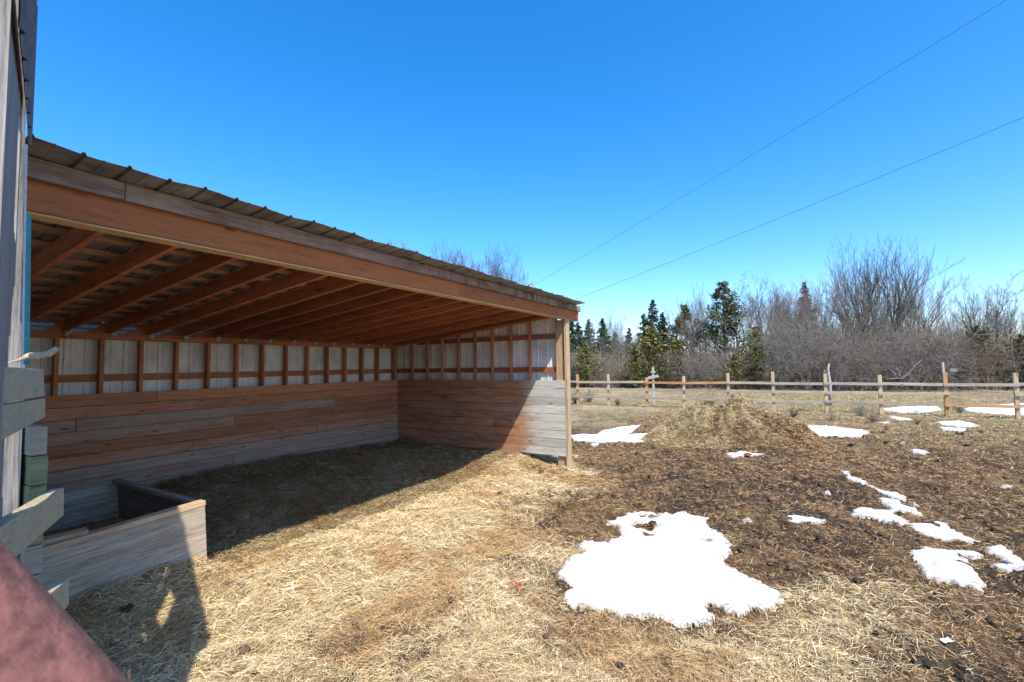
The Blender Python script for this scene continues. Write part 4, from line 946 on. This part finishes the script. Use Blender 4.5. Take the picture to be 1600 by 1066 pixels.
bushes = [(T_bush, 905, 545, 38, GG, 1.2, 'greyish bush behind the fence nearest the shed'), (T_bush2, 955, 560, 36, RDM, 1.3, 'reddish bush behind the fence right of the shed post'), (T_bush, 1075, 535, 34, RDM, 1.2, 'purplish bush behind the heap'),
 (T_bush2, 1110, 520, 33, GG, 1.1, 'grey tangled bush behind the heap'), (T_bush, 1215, 480, 30, GG, 1., 'tall brownish grey thicket bush below the far spruce at left'), (T_bush2, 1262, 470, 29, GG, .9, 'tall brownish grey thicket bush below the far spruce'),
 (T_bush, 1305, 500, 28, GG, 1.0, 'grey bush behind the birch snag'), (T_bush2, 1345, 490, 28, RDM, 1., 'reddish bush under the tallest tree'), (T_bush, 1400, 490, 28, GG, 1.1, 'grey green bush right under the tallest tree'),
 (T_bush2, 1440, 505, 27, GG, 1.1, 'wide grey bush left of the pipe post'), (T_bush, 1480, 505, 28, RDM, 1.1, 'wide reddish bush right of the pipe post'), (T_bush2, 1570, 530, 28, GG, 1., 'grey bush at the right edge behind the fence')]
for t, u, v, Z, mt, sx, lab in bushes: place_tree('thicket_bush', t, mt, u, v, Z, lab, 'bush', 'thicket bushes behind the fence', sx)
S1 = conifer(31, 9, .26, 'spruce'); S2 = conifer(32, 10, .27, 'blue'); P1_ = conifer(33, 10, .30, 'pine'); P2_ = conifer(34, 7, .36, 'pine'); O1 = conifer(35, 5, .42, 'olive'); O2 = conifer(36, 5, .34, 'olive'); CE = conifer(37, 6, .50, 'cedar')
for pr_, u, v, Z, sx, lab in [
 (S1, 893, 492, 48, 1.2, 'dark conifer partly hidden by the shed end post'), (S1, 962, 518, 52, 1.3, 'far small spruce behind the pale fan shaped tree'), (S2, 984, 512, 50, 1.2, 'far small spruce just left of the tall spruce group'), (S2, 905, 503, 50, 1.3, 'small spruce top just right of the shed end post'), (S1, 921, 499, 48, 1.2, 'small pointed spruce second from the shed end post'),
 (S1, 943, 497, 44, 1.1, 'dark bushy spruce left of the pale fan shaped tree'), (S1, 1008, 490, 44, 1.1, 'small dark spruce left of the tall blue green spruce'), (S2, 1023, 467, 44, .95, 'tall blue green spruce over the crossboard marker'),
 (S1, 1037, 488, 43, 1.1, 'dark spruce on the right shoulder of the tall blue green spruce'), (P2_, 1073, 478, 42, .8, 'slim pine right of the tall blue green spruce'), (P1_, 1133, 441, 38, 1.15, 'tall ragged pine in the middle of the treeline'),
 (S1, 1263, 440, 40, .8, 'lone brownish green spruce tip behind the thicket'), (O1, 1020, 508, 35.5, 1.1, 'broad yellow green juniper below the tall spruce'), (O2, 992, 540, 35.5, 1.1, 'low yellow green juniper left of the crossboard marker'), (O1, 915, 535, 37, 1.1, 'yellow green juniper behind the fence near the shed'),
 (O2, 1058, 530, 34.5, 1.3, 'olive juniper between the broad juniper and the heap'), (O2, 1183, 510, 30.5, 1.0, 'upright olive juniper right of the ragged pine'), (O1, 1148, 552, 30.3, 1.1, 'low olive juniper at the foot of the ragged pine'),
 (CE, 1530, 508, 28, .8, 'rusty olive cedar behind the fence at right'), (CE, 1598, 522, 27, .7, 'dark cedar at the right edge of the photo'), (CE, 1500, 570, 27, .8, 'low dark cedar behind the pipe post')]:
    place_tree('conifer', pr_, (m_bark_d, m_needle), u, v, Z, lab, 'conifer', 'conifers along the treeline', sx)
# brush mass along the wood edge: nobody could count its stems
def brush():
    n = 19000; u = rs.uniform(560, 1790, n); Z = rs.uniform(0, 1, n)
    near = np.interp(u, [800, 900, 1200, 1350, 1600, 1800], [38, 38, 32, 28.5, 27, 27]); Z = near+Z**1.3*16
    x = CAM[0]+Z*(_fw[0]+_rt[0]*(u-800)/FPX); y = CAM[1]+Z*(_fw[1]+_rt[1]*(u-800)/FPX)
    topv = np.interp(u, [560, 880, 960, 1050, 1150, 1220, 1300, 1420, 1500, 1600, 1800], [548, 552, 556, 560, 558, 528, 522, 530, 540, 540, 540])
    h = (570-topv)/FPX*Z+1.7; h = h*(.25+.95*rs.rand(n))*(.65+.75*fbm(x*.35, y*.35, 123)); g = gz(x, y)
    P0 = np.stack([x, y, g-.05], -1); lean = rs.randn(n, 3)*np.array([.30, .30, 0])
    P1 = P0+lean*h[:, None]*.4+np.array([0, 0, 1.])*h[:, None]*.5; P2 = P1+(lean*1.5+rs.randn(n, 3)*.15)*h[:, None]*.4+np.array([0, 0, 1.])*h[:, None]*.5
    r0 = .012+.012*rs.rand(n)
    A = [P0, P1]; B = [P1, P2]; ra = [r0*1.2, r0*.8]; rb = [r0*.8, r0*.4]
    cb = np.array([(.21, .175, .135), (.28, .24, .185), (.12, .10, .08), (.21, .15, .11), (.35, .31, .25), (.17, .165, .095)])
    c0 = cb[rs.choice(6, n)]; cols = [c0, c0]
    for k in range(7):
        t = rs.uniform(.15, .95, n)[:, None]; base = np.where(t < .5, P0+(P1-P0)*t*2, P1+(P2-P1)*(t-.5)*2)
        e = rs.randn(n, 3)*np.array([1, 1, .55])+np.array([0, 0, .45]); e /= np.linalg.norm(e, axis=1, keepdims=True); L = (.25+.75*rs.rand(n))*h*.32
        A.append(base); B.append(base+e*L[:, None]); ra.append(r0*.55); rb.append(r0*.3); cols.append(c0)
    V, F = prism(np.concatenate(A), np.concatenate(B), np.concatenate(ra), np.concatenate(rb), 3)
    o = link('brush', np_mesh('brush', V, F, np.repeat(np.concatenate(cols), 6, 0)), m_brush); tag(o, 'dense grey brown leafless brush filling the wood edge', 'brush', kind='stuff')
brush()
# small dead shrubs and weeds round the fence
def shrub_mesh(seed, n=60, flat=1.):
    r = np.random.RandomState(seed); A = []; B = []; ra = []; rb = []
    for i in range(n):
        p = np.array([r.uniform(-.08, .08), r.uniform(-.08, .08), -.03]); d = np.array([r.randn()*.6, r.randn()*.6, 1.]); d /= np.linalg.norm(d); L = r.uniform(.4, 1.)
        q = p+d*L*.5; d2 = d+r.randn(3)*.3; e = q+d2/np.linalg.norm(d2)*L*.5
        A += [p, q]; B += [q, e]; ra += [.010, .007]; rb += [.007, .003]
        for k in range(5):
            t = r.rand(); b = q+(e-q)*t if r.rand() < .7 else p+(q-p)*t; dd = r.randn(3); dd[2] = abs(dd[2]); dd /= np.linalg.norm(dd); A.append(b); B.append(b+dd*L*.28); ra.append(.005); rb.append(.002)
    V, F = prism(np.array(A), np.array(B), np.array(ra), np.array(rb), 3); return np_mesh('shrub', V, F)
sm = [shrub_mesh(s) for s in (1, 2, 3)]
for i, (u, v, hh, lab) in enumerate([(1345, 652, .62, 'rounded dead shrub in front of the fence below the third gap'), (1366, 662, .45, 'smaller dead shrub touching the rounded one'), (1240, 652, .45, 'dead shrub before the fence right of the heap'), (1300, 660, .35, 'low dead weed clump left of the rounded shrub'), (920, 628, .85, 'dark shrub by the fence beside the shed post'),
        (900, 630, .75, 'dark shrub half hidden by the shed post'), (965, 632, .5, 'wispy dead weed in front of the fence near the shed'), (1108, 637, .7, 'tall dead weeds standing up behind the heap'), (1147, 640, .65, 'dead weeds behind the heap peak'), (1500, 645, .55, 'reddish dead weeds at the foot of the right fence post'),
        (1182, 644, .5, 'small dead shrub just right of the heap peak'), (1433, 664, .22, 'tiny weed stub between two snow slivers'), (1220, 700-40, .3, 'low weed tuft beside the heap shoulder')]):
    p = on_z(u, v, -.08); o = bpy.data.objects.new('dead_shrub', sm[i % 3]); C.objects.link(o)
    if not sm[i % 3].materials: sm[i % 3].materials.append(m_bark_d)
    o.material_slots[0].link = 'OBJECT'; o.material_slots[0].material = (m_bark_g, m_bark_r, m_bark_d)[i % 3]
    o.location = (p[0], p[1], float(gz(p[0], p[1]))); o.scale = (hh*.85, hh*.85, hh); o.rotation_euler = (0, 0, i*1.3); tag(o, lab, 'shrub', 'dead shrubs and weeds')
shade_panel()
